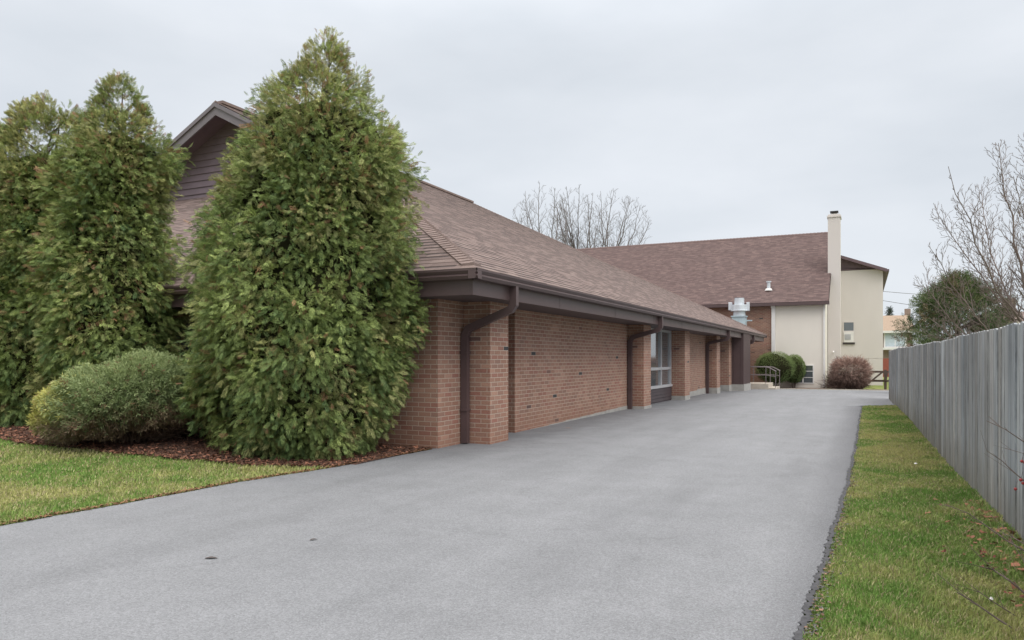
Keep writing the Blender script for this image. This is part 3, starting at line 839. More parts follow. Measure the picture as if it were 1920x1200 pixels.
# ---------------------------------------------------------------- fence
_fy = [1.2, 6.35, 9.2, 12.8, 17.2, 23.4, 26.9]
_fx = [1.06, .986, .91, .862, .842, .757, .73]
fx = lambda y: float(np.interp(y, _fy, _fx))
fence = empty('wooden_fence', (fx(14), 14, 0), 'tall weathered grey vertical board fence along the right grass strip', 'fence')
y = 1.2; pi = 0; rf = random.Random(5)
while y < 26.85:
    m_ = MB(); yend = min(y+2.44, 26.9)
    while y < yend-.03:
        w = rf.uniform(.128, .146); 
        if y+w > yend: w = yend-y
        shade = rf.choice([.82, .9, 1, 1, 1.08, 1.25, .72, .95, 1.0]); hue = rf.uniform(-.05, .05)
        m_.cur = (.312*shade*(1+hue), .321*shade, .326*shade*(1-hue))
        gp_ = rf.choice([.002, .003, .004, .007]); y0, y1 = y+gp_, y+w-gp_
        th = .019; dx = rf.uniform(-.004, .004); lean = rf.uniform(-.012, .012); cup = rf.uniform(-.002, .002); tilt = rf.uniform(-.0035, .0035)
        zt = 1.52 + .004*max(0, (8-y)/6) + rf.uniform(-.005, .005) + edge_noise(y, .12, .012); zb = g(1, y)-.03+rf.uniform(0, .05)
        nz = 6; nyy = 4; base = len(m_.v); vv = []
        ys_ = [y0, (y0*2+y1)/3, (y0+2*y1)/3, y1]
        for face in (0, 1):
            for i in range(nz):
                z = zb+(zt-zb)*i/(nz-1)
                bow = math.sin(math.pi*i/(nz-1))*rf.uniform(-.002, .002)
                for j, yy in enumerate(ys_):
                    c_ = cup*(1 if j in (1, 2) else 0)
                    xx = fx(yy)+dx-tilt*(j-1.5)/1.5+lean*(z-.7)/1.5*.4-c_+bow+(th if face else 0)
                    zc = z - (.012 if i == nz-1 and j in (0, 3) else 0)
                    vv.append((xx, yy+lean*(z-.7), zc))
        m_.v += vv; m_._c(len(vv)); K = nz*nyy
        for i in range(nz-1):
            for j in range(nyy-1):
                a = base+i*nyy+j
                m_.f.append((a, a+nyy, a+nyy+1, a+1)); m_.f.append((a+K, a+K+1, a+K+nyy+1, a+K+nyy))
            a = base+i*nyy; m_.f.append((a, a+K, a+K+nyy, a+nyy)); a += nyy-1; m_.f.append((a, a+nyy, a+K+nyy, a+K))
        for j in range(nyy-1):
            a = base+(nz-1)*nyy+j; m_.f.append((a, a+K, a+K+1, a+1))
        y += w
    obj('board_panel', m_, M['fence'], fence)
    y = yend
    m_ = MB(); m_.cur = (.2,.19,.17); m_.box(fx(y)+.06, fx(y)+.15, y-.05, y+.04, -.4, 1.46); obj('post', m_, M['fence'], fence)
for z in (.3, 1.2):
    m_ = MB(); m_.cur = (.2,.19,.17)
    for k in range(len(_fy)-1):
        y0, y1 = _fy[k], _fy[k+1]
        m_.prism([(0,0,0),(.04,0,0),(.04,0,.09),(0,0,.09)], (fx(y0)+.024, y0, z), (fx(y1)+.024, y1, z))
    obj('rail', m_, M['fence'], fence)

# brown rail fence in the far lawn
rfn = empty('rail_fence', (-.2, 44.0, -.28), 'low dark brown wooden rail fence with a slanting brace on the far lawn', 'fence')
fyy = 40.6
def fpx(px): t = (px-960)/1380; a = R(YAW); return (t*math.cos(a)-math.sin(a))/(t*math.sin(a)+math.cos(a))*fyy
zz_ = lambda py, px=1640: 1.286+(671-py)*(fyy/(math.cos(R(YAW))+math.sin(R(YAW))*(px-960)/1380))/1380
for py in (697, 714):
    m_ = MB(); m_.box(fpx(1600), fpx(1672), fyy, fyy+.05, zz_(py)-.05, zz_(py)+.05); obj('rail', m_, M['brown_wood'], rfn)
for px in (1608, 1660):
    m_ = MB(); m_.box(fpx(px)-.06, fpx(px)+.06, fyy-.11, fyy-.002, -.4, zz_(693)); obj('post', m_, M['brown_wood'], rfn)
m_ = MB(); m_.prism([(-.06,0,0),(.06,0,0),(.06,.05,0),(-.06,.05,0)], (fpx(1614), fyy-.17, -.28), (fpx(1655), fyy-.17, zz_(697))); obj('brace', m_, M['brown_wood'], rfn)
for px in (1656.5, 1664): 
    m_ = MB(); m_.prism([(-.025,0,0),(.025,0,0),(.025,.04,0),(-.025,.04,0)], (fpx(1661), fyy-.22, .1), (fpx(px), fyy-.22, zz_(697))); obj('brace', m_, M['brown_wood'], rfn)

# ---------------------------------------------------------------- foliage engine
def norm(a): return a/np.maximum(1e-6, np.linalg.norm(a, axis=-1, keepdims=True))
def frond_template(seed):
    q = random.Random(seed); V = []; F = []
    def rh(x0, y0, z0, ang, ln, w, tz):
        c, s = math.cos(ang), math.sin(ang); b = len(V)
        for (a, o_) in ((0, 0), (.45, -w/2), (1, 0), (.45, w/2)):
            X = x0+ln*a*c - o_*s; Y = y0+ln*a*s + o_*c
            V.append((X, Y, z0-.30*X*X + tz*a*ln + (.25*abs(o_))))
        F.append((b, b+1, b+2, b+3))
    rh(0, 0, 0, 0, .6, .03, 0); rh(.5, 0, 0, q.uniform(-.15, .15), .5, .055, 0)
    for k in range(6):
        x = .06+.135*k+q.uniform(-.02, .02); ln = (.34, .42, .42, .36, .28, .18)[k]*q.uniform(.8, 1.2)
        rh(x, 0, 0, .6+q.uniform(-.12, .12), ln, .05, q.uniform(-.35, .35)); rh(x+.06, 0, 0, -.6+q.uniform(-.12, .12), ln*q.uniform(.8, 1.1), .05, q.uniform(-.35, .35))
        if k < 4:      # second order tips
            rh(x+ln*.4, ln*.28, 0, .15, ln*.55, .04, q.uniform(-.3, .3)); rh(x+.06+ln*.4, -ln*.28, 0, -.15, ln*.55, .04, q.uniform(-.3, .3))
    return np.array(V), np.array(F)
def sprig_template():
    V = []; F = []
    for k in range(6):
        a = k*2.4; t = .25+.12*k; ln = .45; w = .09
        d = np.array([.75, .65*math.cos(a), .65*math.sin(a)]); d /= np.linalg.norm(d)
        s_ = np.cross(d, [0.2, .5, .8]); s_ /= np.linalg.norm(s_)
        p = np.array([t, 0, 0]); b = len(V)
        V += [p, p+d*ln*.5-s_*w/2, p+d*ln, p+d*ln*.5+s_*w/2]; F.append((b, b+1, b+2, b+3))
    b = len(V); V += [np.array([0,0,0.]), np.array([.5,.03,0]), np.array([1,0,0.]), np.array([.5,-.03,0])]; F.append((b, b+1, b+2, b+3))
    return np.array(V), np.array(F)
def twig_template(seed=0):
    r = random.Random(seed); V = []; F = []
    def st(p, q, w):
        p = np.array(p, float); q = np.array(q, float); d = q-p; s_ = np.cross(d, [.3, .2, .9]); s_ /= np.linalg.norm(s_)+1e-9
        b = len(V); V.extend([p-s_*w, p+s_*w, q+s_*w*.5, q-s_*w*.5]); F.append((b, b+1, b+2, b+3))
    st((0,0,0), (.5, .03, 0), .02); st((.5, .03, 0), (1, 0, .03), .014)
    for k in range(6):
        x = .15+.13*k; a = r.uniform(-1, 1); e = r.uniform(-1, 1); ln = r.uniform(.25, .45)
        st((x, 0, 0), (x+ln*.8, a*ln*.7, e*ln*.7), .011)
    return np.array(V), np.array(F)
FRS = [frond_template(i) for i in range(4)]; SP, TW = sprig_template(), twig_template()

def scatter(P_, D, Nn, size, cols, tmpl):
    T, F = tmpl; n = len(P_); k = len(T)
    D = norm(D); Nn = norm(Nn - (Nn*D).sum(1, keepdims=True)*D); Sd = np.cross(Nn, D)
    size = np.broadcast_to(size, (n,))[:, None, None]
    V = P_[:, None, :] + size*(T[None, :, 0:1]*D[:, None, :] + T[None, :, 1:2]*Sd[:, None, :] + T[None, :, 2:3]*Nn[:, None, :])
    V = V.reshape(-1, 3); FF = (F[None] + (np.arange(n)*k)[:, None, None]).reshape(-1, F.shape[1])
    C = np.repeat(cols, k, axis=0)
    return V, FF, C
def lathe(name, prof, centre_fn, mat_, parent, n=18, jag=.06, scale=(1,1)):
    """prof [(z, r)]"""
    V = []; r_ = random.Random(9)
    for (z, r) in prof:
        cx, cy = centre_fn(z)
        for k in range(n):
            a = 2*math.pi*k/n; rr = r*(1+r_.uniform(-jag, jag)*3)
            V.append((cx+rr*math.cos(a)*scale[0], cy+rr*math.sin(a)*scale[1], z+r_.uniform(-.05, .05)))
    F = [(i*n+k, i*n+(k+1) % n, (i+1)*n+(k+1) % n, (i+1)*n+k) for i in range(len(prof)-1) for k in range(n)]
    return np_mesh(name, V, F, mat_, parent)

RGT = np.array([math.cos(R(YAW)), math.sin(R(YAW)), 0]); FWD = np.array([-math.sin(R(YAW)), math.cos(R(YAW)), 0])
def P_at(px, d):
    t = (px-960)/1380; v = RGT*t*d + FWD*d; return v[0], v[1]
def Z_at(py, d): return 1.286+(671-py)*d/1380

def arborvitae(root, prof, seed, nclump, per, rz=.95, top_olive=1.0, extra_dir=None, bright=1.0, fs=1.0, inset=.12):
    """prof: list of (z, half width right dir, centre offset in right dir)"""
    r = np.random.default_rng(seed)
    bx, by, bz = root.location
    zs = np.array([p[0] for p in prof]); rs = np.array([p[1] for p in prof]); cs = np.array([p[2] for p in prof])
    ztop = zs[-1]-.16; z0 = zs[0]
    # sample clump heights proportional to radius
    zz = np.linspace(z0, ztop, 400); w = np.interp(zz, zs, rs)+.17; cdf = np.cumsum(w); cdf /= cdf[-1]
    cz_ = np.interp(r.random(nclump), cdf, zz); th = r.random(nclump)*2*math.pi
    # keep more clumps on the side turned to the open
    dirc = np.stack([np.cos(th), np.sin(th)], 1); front = -(dirc @ FWD[:2])
    keep = r.random(nclump) < np.where(front > -.35, 1.0, .45)
    cz_, th = cz_[keep], th[keep]; n = len(cz_)
    lump = 1 + .07*np.sin(3*th+cz_*2.1+seed) + .06*np.sin(5*th-cz_*3.7+seed*2)
    rad = np.maximum(.03, np.interp(cz_, zs, rs)-inset)*lump*r.uniform(.76, 1.03, n)
    off = np.interp(cz_, zs, cs)
    ox = bx+RGT[0]*off; oy = by+RGT[1]*off
    outw = np.stack([np.cos(th), np.sin(th), np.zeros(n)], 1)
    depth_sc = np.abs(outw @ FWD)*(rz-1)+1
    hfrac = (cz_-z0)/(ztop-z0)
    C = np.stack([ox, oy, cz_], 1)+outw*(rad*depth_sc)[:, None]
    csz = r.uniform(.16, .38, n)*np.where(hfrac > .85, .6, 1)
    ctone = r.random(n); olive = (r.random(n) < .22)
    # fronds on each clump
    m = n*per; idx = np.repeat(np.arange(n), per)
    q = norm(r.normal(size=(m, 3))); o_ = outw[idx]
    q = norm(q + o_*.8 + np.array([0, 0, .15]))
    P_ = C[idx] + q*(csz[idx]*r.uniform(.45, 1.0, m))[:, None]*np.array([1, 1, 1.15])
    P_ -= o_*.17
    hf = hfrac[idx][:, None]
    D = o_*.35 + q*.62 + r.normal(size=(m, 3))*.30 + np.array([0, 0, 1.0])*(-.55+.66*hf+ 1.1*np.clip(hf-.75, 0, 1)*2)
    Nn = o_*.55 + r.normal(size=(m, 3))*.7 + np.array([0, 0, .45])
    size = r.uniform(.11, .23, m)*np.where(hfrac[idx] > .8, .75, 1)*fs
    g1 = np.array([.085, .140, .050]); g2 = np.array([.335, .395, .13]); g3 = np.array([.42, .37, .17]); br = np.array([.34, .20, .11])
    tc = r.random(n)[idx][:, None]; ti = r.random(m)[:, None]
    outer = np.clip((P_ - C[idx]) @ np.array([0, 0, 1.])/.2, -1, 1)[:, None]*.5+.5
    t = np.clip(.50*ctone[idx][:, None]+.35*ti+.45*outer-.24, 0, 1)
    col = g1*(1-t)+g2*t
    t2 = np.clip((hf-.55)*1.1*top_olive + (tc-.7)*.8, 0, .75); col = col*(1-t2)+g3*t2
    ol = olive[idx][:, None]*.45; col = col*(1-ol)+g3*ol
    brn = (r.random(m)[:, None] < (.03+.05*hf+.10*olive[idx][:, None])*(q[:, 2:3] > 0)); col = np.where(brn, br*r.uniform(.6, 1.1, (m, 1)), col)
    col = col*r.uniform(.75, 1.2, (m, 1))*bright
    Vs, Fs, Cs, o0 = [], [], [], 0
    for q_ in range(4):
        V, F, Cc = scatter(P_[q_::4], D[q_::4], Nn[q_::4], size[q_::4], col[q_::4], FRS[q_])
        jit = np.repeat(r.uniform(.66, 1.6, (len(V)//4, 1)), 4, axis=0)      # every leaflet its own tone
        Vs.append(V); Fs.append(F+o0); Cs.append(Cc*jit); o0 += len(V)
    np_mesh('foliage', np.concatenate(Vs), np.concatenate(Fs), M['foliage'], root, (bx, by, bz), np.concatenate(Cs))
    # inner dead wood mass and trunk
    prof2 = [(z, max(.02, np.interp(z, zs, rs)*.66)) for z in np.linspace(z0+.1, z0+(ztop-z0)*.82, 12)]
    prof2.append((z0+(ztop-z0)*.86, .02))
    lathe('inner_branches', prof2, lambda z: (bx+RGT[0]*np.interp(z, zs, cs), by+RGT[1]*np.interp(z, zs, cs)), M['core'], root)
    tb = MB(); tb.tube([(bx, by, bz-.2), (bx, by, z0+1.2), (bx+RGT[0]*cs[-3], by+RGT[1]*cs[-3], z0+(ztop-z0)*.7), (bx+RGT[0]*cs[-1], by+RGT[1]*cs[-1], ztop-.1)], [.1, .08, .04, .006], 8)
    for k in range(26):      # fine leaders showing through the thin top
        f = r.uniform(.68, .96); z = z0+(ztop-z0)*f; o2 = np.interp(z, zs, cs); rr = np.interp(z, zs, rs)
        a = r.uniform(0, 6.28); x, y = bx+RGT[0]*o2, by+RGT[1]*o2
        tb.tube([(x, y, z-.2), (x+math.cos(a)*rr*.4, y+math.sin(a)*rr*.5, z), (x+math.cos(a)*rr*.7, y+math.sin(a)*rr*.7, z+.12)], [.014, .008, .003], 4)
    obj('trunk', tb, M['bark'], root)

def prof_from(px_rows, cx, d):
    out_ = []
    for (py, a, b_) in px_rows:
        out_.append((Z_at(py, d), (b_-a)/2*d/1380, ((a+b_)/2-cx)*d/1380))
    return out_[::-1]
# big evergreen at the building corner
d = 9.95; x, y = P_at(572, d)
root = empty('evergreen_tree', (x, y, g(x, y)), 'largest cone-shaped arborvitae evergreen, in front of the brick building corner', 'tree', 'arborvitae evergreens by the building')
arborvitae(root, prof_from([(62, 602, 634), (100, 566, 654), (150, 522, 692), (200, 480, 714), (240, 460, 752), (300, 438, 780), (350, 425, 784), (400, 402, 774),
    (450, 385, 772), (520, 365, 778), (600, 350, 780), (680, 352, 774), (740, 366, 768), (800, 392, 745), (835, 430, 700), (848, 455, 680)], 572, d), 21, 1050, 48, rz=.88, inset=.06, fs=.74)
d = 12.0; x, y = P_at(225, d)
root = empty('evergreen_tree', (x, y, g(x, y)), 'tall pointed arborvitae evergreen behind the low juniper, second from the left edge', 'tree', 'arborvitae evergreens by the building')
arborvitae(root, prof_from([(140, 214, 246), (190, 172, 272), (250, 146, 300), (300, 122, 326), (350, 108, 328), (420, 96, 304), (470, 90, 324), (560, 84, 326),
    (650, 84, 326), (720, 90, 316), (780, 110, 290), (800, 130, 270)], 225, d), 33, 900, 40, rz=.85, fs=.84, inset=.03)
d = 12.5; x, y = P_at(70, d)
root = empty('evergreen_tree', (x, y, g(x, y)), 'broad arborvitae evergreen with a blunt top at the left edge of the photo', 'tree', 'arborvitae evergreens by the building')
arborvitae(root, prof_from([(188, 88, 140), (215, 36, 156), (255, 5, 176), (300, -15, 180), (380, -30, 175), (500, -45, 180), (620, -45, 180), (720, -40, 170), (780, -20, 150), (803, 0, 120)], 70, d), 47, 900, 40, rz=.85, fs=.84, inset=.03)

# spreading juniper
d = 10.1; x, y = P_at(248, d); zb = g(x, y)
root = empty('juniper_bush', (x, y, zb), 'low spreading blue-green juniper with a yellow patch and bare brown underside', 'bush')
r = np.random.default_rng(5); m = 26000
th = r.random(m)*2*math.pi; u = r.random(m)
RX, RYY, RH = 1.16, .9, .51
ph = np.arccos(1-u*1.78)   # from the top to a bit under the equator
outn = np.stack([np.sin(ph)*np.cos(th), np.sin(ph)*np.sin(th), np.cos(ph)], 1)
lump = 1+.07*np.sin(3.3*outn[:, 0]*2+1)*np.cos(3*outn[:, 1]*2)+.05*np.sin(9*outn[:, 0]+7*outn[:, 2])+.05*np.sin(17*outn[:, 1]+13*outn[:, 0])
lx = outn[:, 0]*RX*lump*r.uniform(.90, 1.01, m); ly = outn[:, 1]*RYY*lump*r.uniform(.86, 1.02, m); lz = outn[:, 2]*RH*lump*r.uniform(.86, 1.02, m)
tiltz = lx*.17
P_ = np.array([x, y, zb+.57])+lx[:, None]*RGT+ly[:, None]*FWD+np.stack([0*lz, 0*lz, lz+tiltz], 1)
ow = outn[:, 0:1]*RGT+outn[:, 1:2]*FWD+np.array([0, 0, 1])*outn[:, 2:3]
D = ow*.55+r.normal(size=(m, 3))*.28+np.array([0, 0, .12])+RGT*outn[:, 0:1]*.7
Nn = r.normal(size=(m, 3))+ow*.6
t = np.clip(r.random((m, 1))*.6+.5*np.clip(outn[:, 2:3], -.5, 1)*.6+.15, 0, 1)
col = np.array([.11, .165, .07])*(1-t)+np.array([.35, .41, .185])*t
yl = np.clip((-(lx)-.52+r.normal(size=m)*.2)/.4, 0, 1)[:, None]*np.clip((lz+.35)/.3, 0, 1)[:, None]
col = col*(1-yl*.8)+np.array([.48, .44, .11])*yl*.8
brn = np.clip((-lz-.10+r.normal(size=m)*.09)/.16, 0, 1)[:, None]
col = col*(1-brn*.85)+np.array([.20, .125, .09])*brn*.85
brn = r.random((m, 1)) < .03; col = np.where(brn, np.array([.26, .14, .09]), col)
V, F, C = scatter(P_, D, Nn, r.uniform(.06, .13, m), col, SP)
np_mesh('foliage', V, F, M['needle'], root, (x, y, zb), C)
m = 1700; th = r.random(m)*6.283; rr = np.sqrt(r.random(m))
A = np.stack([rr*np.cos(th)*.45, rr*np.sin(th)*.35, r.uniform(.0, .2, m)], 1)
B = np.stack([np.cos(th)*r.uniform(.5, 1.1, m), np.sin(th)*r.uniform(.4, .8, m), r.uniform(.22, .75, m)], 1)
D = (B-A); Dw = D[:, 0:1]*RGT+D[:, 1:2]*FWD+D[:, 2:3]*np.array([0, 0, 1]); Pw = np.array([x, y, zb])+A[:, 0:1]*RGT+A[:, 1:2]*FWD+A[:, 2:3]*np.array([0, 0, 1])
V, F, C = scatter(Pw, Dw, r.normal(size=(m, 3)), np.linalg.norm(D, axis=1)*r.uniform(.7, 1.1, m), np.array([.12, .08, .06])*r.uniform(.5, 1.5, (m, 1)), TW)
np_mesh('stems', V, F, M['twig'], root, (x, y, zb), C)
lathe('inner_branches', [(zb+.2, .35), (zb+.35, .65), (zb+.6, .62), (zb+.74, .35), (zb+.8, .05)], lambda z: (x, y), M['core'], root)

def clipped(name, px, d, wpx, ytop, ybot, label, group, seed, cols, n=13000, size=(.035, .065), tmpl=SP, lump=.025, group_cat='bush', core=True, dscale=.85):
    x, y = P_at(px, d); zb = g(x, y); zt = Z_at(ytop, d); zl = max(zb+.03, Z_at(ybot, d))
    root = empty(name, (x, y, zb), label, group_cat, group)
    r = np.random.default_rng(seed); q = norm(r.normal(size=(n, 3)))
    rx = wpx/2*d/1380; rzz = (zt-zl)/2; zc = (zt+zl)/2
    sh = np.sign(q)*np.abs(q)**.8; sh = sh/np.maximum(.8, np.linalg.norm(sh, axis=1, keepdims=True))
    lm = 1+lump*np.sin(q[:, 0:1]*5+seed)*np.cos(q[:, 2:3]*4)+lump*.6*np.sin(q[:, 1:2]*9+q[:, 0:1]*7)
    f = r.uniform(.86, 1.0, (n, 1))
    P_ = np.array([x, y, zc])+(sh*lm*f)[:, 0:1]*rx*RGT+(sh*lm*f)[:, 1:2]*rx*dscale*FWD+(sh*lm*f)[:, 2:3]*rzz*np.array([0, 0, 1])
    ow = q[:, 0:1]*RGT+q[:, 1:2]*FWD+q[:, 2:3]*np.array([0, 0, 1])
    t = np.clip(r.random((n, 1))*.7+.3*q[:, 2:3], 0, 1)
    col = np.array(cols[0])*(1-t)+np.array(cols[1])*t
    V, F, C = scatter(P_, ow+r.normal(size=(n, 3))*.5, r.normal(size=(n, 3)), r.uniform(*size, n), col, tmpl)
    np_mesh('foliage' if tmpl is SP else 'twigs', V, F, M['needle'] if tmpl is SP else M['twig'], root, (x, y, zb), C)
    if core:
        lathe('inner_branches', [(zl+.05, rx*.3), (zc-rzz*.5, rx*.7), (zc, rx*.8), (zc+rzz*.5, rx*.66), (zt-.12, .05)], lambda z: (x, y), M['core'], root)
    tb = MB()
    for k in range(5):
        a = k*1.3; tb.tube([(x+.05*math.cos(a), y+.05*math.sin(a), zb-.05), (x+.3*rx*math.cos(a), y+.3*rx*math.sin(a), zc)], [.03, .015], 6)
    obj('stems', tb, M['bark'], root)
    return root
grn = ((.11, .17, .06), (.29, .36, .13))
clipped('clipped_bush', 1452, 36.6, 72, 659, 719, 'larger rounded clipped green bush right beside the entrance steps handrail', 'clipped green bushes against the hall wall', 3, grn)
clipped('clipped_bush', 1488, 37.1, 42, 665, 718, 'smaller rounded clipped green bush just left of the basement window', 'clipped green bushes against the hall wall', 4, grn)
rb = clipped('leafless_bush', 1594, 35.9, 60, 676, 722, 'rounded leafless reddish-brown bush in front of the chimney base', None, 8, ((.22, .15, .125), (.42, .28, .23)), n=3800, size=(.2, .38), tmpl=TW, lump=.09, core=False)
# extra inner twigs for the bare bush
x, y = P_at(1594, 35.9); zb = g(x, y); r = np.random.default_rng(2); m = 900
D = norm(np.stack([r.normal(size=m), r.normal(size=m)*.8, np.abs(r.normal(size=m))*.9+.25], 1))
V, F, C = scatter(np.array([x-.25, y, zb])+r.normal(size=(m, 3))*np.array([.2, .15, .02]), D, r.normal(size=(m, 3)), r.uniform(.5, .95, m), np.array([.13, .09, .075])*r.uniform(.6, 1.4, (m, 1)), TW)
np_mesh('branches', V, F, M['twig'], rb, (x, y, zb), C)

# evergreen behind the fence
def leafy_tree(name, px, d, rows, seed, label, n, cols, size=(.14, .26), group=None):
    x, y = P_at(px, d); zb = g(x, y)
    root = empty(name, (x, y, zb), label, 'tree', group)
    pr = prof_from(rows, px, d); zs = [p[0] for p in pr]; rs = [p[1] for p in pr]; cs = [p[2] for p in pr]
    r = np.random.default_rng(seed)
    nc = 150; cz_ = r.uniform(zs[0], zs[-1], nc); th = r.random(nc)*6.283; rad = np.interp(cz_, zs, rs)*np.sqrt(r.uniform(.35, 1, nc))*r.uniform(.85, 1.08, nc)
    C0 = np.stack([x+RGT[0]*np.interp(cz_, zs, cs)+np.cos(th)*rad, y+RGT[1]*np.interp(cz_, zs, cs)+np.sin(th)*rad, cz_], 1)
    idx = r.integers(0, nc, n); q = norm(r.normal(size=(n, 3)))
    P_ = C0[idx]+q*r.uniform(.1, .42, (n, 1))
    tc = r.random(nc)[idx][:, None]; t = np.clip(tc*.7+r.random((n, 1))*.4-.1, 0, 1); col = np.array(cols[0])*(1-t)+np.array(cols[1])*t
    brn = (tc > .86); col = np.where(brn, np.array([.20, .15, .09])*r.uniform(.6, 1.2, (n, 1)), col)
    V, F, C = scatter(P_, q+np.array([0, 0, .3]), r.normal(size=(n, 3)), r.uniform(*size, n), col, SP)
    np_mesh('crown', V, F, M['needle'], root, (x, y, zb), C)
    tb = MB(); tb.tube([(x, y, zb-.2), (x, y, zs[0]+1), (x, y, zs[-1]-.4)], [.16, .12, .03], 8)
    for k in range(30):
        z = r.uniform(zs[0], zs[-1]-.5); a = r.uniform(0, 6.28); rr = np.interp(z, zs, rs)*.8
        tb.tube([(x, y, z-.3), (x+math.cos(a)*rr, y+math.sin(a)*rr, z+.3)], [.04, .01], 5)
    obj('trunk', tb, M['bark'], root)
leafy_tree('evergreen_tree', 1795, 28, [(530, 1785, 1805), (546, 1758, 1830), (572, 1730, 1862), (600, 1712, 1892), (640, 1708, 1905), (690, 1716, 1880), (715, 1740, 1850)], 6,
    'dark rounded evergreen tree rising behind the grey board fence', 17000, ((.04, .07, .025), (.17, .22, .08)), group=None)

# ---------------------------------------------------------------- bare trees
def bare_tree(root, mat_, seed, limbs, trunk_pts, trunk_r, side, twig, r_min, crown):
    """limbs: (start, end, radius). side / twig: (spacing, length) of side branches and twigs. crown: (centre, rx, rz) that the twigs fill"""
    r = random.Random(seed); tk = MB(); br = MB()
    tk.tube(trunk_pts, trunk_r, 8)
    cc, crx, crz = crown
    def inside(p):
        q = p-cc; h = math.hypot(q.x, q.y)/crx; v = q.z/crz
        return h*h+v*v < 1.0 if v > 0 else h < 1.0
    def path(p, q, n, wob, bow):
        d = q-p; L_ = d.length; out_ = []
        s1 = Vector((r.uniform(-1, 1), r.uniform(-1, 1), r.uniform(-.4, .4)))
        for i in range(n+1):
            t = i/n
            o_ = p+d*t+Vector((0, 0, -bow*L_*math.sin(math.pi*t)))+s1*(wob*L_*math.sin(math.pi*t))
            if 0 < i < n: o_ += Vector((r.uniform(-1, 1), r.uniform(-1, 1), r.uniform(-1, 1)))*L_*.012
            out_.append(o_)
        return out_
    def sprout(pts, rad0, rad1, spacing, ln, lev):
        L_ = sum((pts[i+1]-pts[i]).length for i in range(len(pts)-1)); n = max(2, int(L_/spacing)); sgn = 1
        for k in range(n):
            t = (k+.5+r.uniform(-.3, .3))/n
            if lev == 2 and t < .12: continue
            f = t*(len(pts)-1); i = min(int(f), len(pts)-2); p = pts[i].lerp(pts[i+1], f-i); d = (pts[i+1]-pts[i]).normalized()
            view = Vector(FWD); side_ = d.cross(view).normalized()*sgn; sgn = -sgn
            perp = (side_+view*r.uniform(-.9, .9)+Vector((0, 0, .25))).normalized()
            ang = r.uniform(.35, .75); v = (d*math.cos(ang)+perp*math.sin(ang)).normalized()
            l_ = ln*r.uniform(.55, 1.15)*(1-.45*t)
            e = p+v*l_+Vector((0, 0, l_*.12)); tries = 0
            while not inside(e) and tries < 5: e = p.lerp(e, .75); tries += 1
            if (e-p).length < ln*.12: continue
            rr = max(r_min, (rad0+(rad1-rad0)*t)*.5); q = path(p, e, 4 if lev == 2 else 2, .06, .05)
            br.tube(q, [rr+(r_min*.7-rr)*j/(len(q)-1) for j in range(len(q))], 5 if lev == 2 else 3, caps=False)
            if lev == 2: sprout(q, rr, r_min, twig[0], twig[1], 1)
            elif lev == 1 and twig[2]: sprout(q, r_min, r_min, twig[1]*.3, twig[1]*.42, 0)
    for (p, q, rad) in limbs:
        p, q = Vector(p), Vector(q); pts = path(p, q, 8, .05, .06)
        tk.tube(pts, [rad+(r_min*1.2-rad)*(i/8)**.8 for i in range(9)], 6, caps=False)
        sprout(pts, rad, r_min*1.5, side[0], side[1], 2)
    obj('trunk', tk, mat_, root, smooth=True); obj('branches', br, mat_, root, smooth=True)

labs = ['leftmost bare grey tree rising behind the hall roof, nearest the low roof slope',
        'middle bare grey tree rising behind the hall roof, between two others',
        'rightmost and widest bare grey tree rising behind the hall roof']
far_specs = [(1038, 66, 5, (1022, 425, 66, 84), [(962, 392), (985, 358), (1012, 341), (1040, 352), (975, 430), (1062, 380)]),
             (1092, 70, 9, (1080, 420, 58, 76), [(1040, 372), (1062, 350), (1086, 346), (1112, 362), (1126, 392), (1046, 410)]),
             (1128, 68, 14, (1152, 436, 72, 82), [(1102, 366), (1126, 358), (1152, 356), (1180, 368), (1200, 388), (1218, 412), (1206, 436)])]
for (px, d, sd, (ccx, ccy, crw, crh), ends), lb in zip(far_specs, labs):
    x, y = P_at(px, d); zb = -.32
    root = empty('bare_tree', (x, y, zb), lb, 'tree', 'bare trees behind the hall roof')
    rr_ = random.Random(sd); limbs = []
    for (ex, ey) in ends:
        dd = d+rr_.uniform(-2, 2); ax_, ay_ = P_at(px+(ex-px)*.05, d); bx_, by_ = P_at(ex, dd)
        limbs.append(((ax_, ay_, Z_at(535+rr_.uniform(-10, 25), d)), (bx_, by_, Z_at(ey, dd)), .115))
    for k in range(2):
        a_ = rr_.uniform(0, 6.28); h_ = crw*d/1380*.7; cxw, cyw = P_at(ccx, d)
        limbs.append(((x, y, Z_at(520, d)), (cxw+math.cos(a_)*h_, cyw+math.sin(a_)*h_*1.2, Z_at(ccy-crh*.62, d)), .12))
    cxw, cyw = P_at(ccx, d)
    bare_tree(root, M['bark_far'], sd, limbs, [(x, y, zb-.2), (x, y, Z_at(575, d)), (x, y, Z_at(530, d))], [.34, .26, .18], (.6, 2.0), (.30, 1.0, True), .0105,
              (Vector((cxw, cyw, Z_at(ccy, d))), crw*d/1380, crh*d/1380))

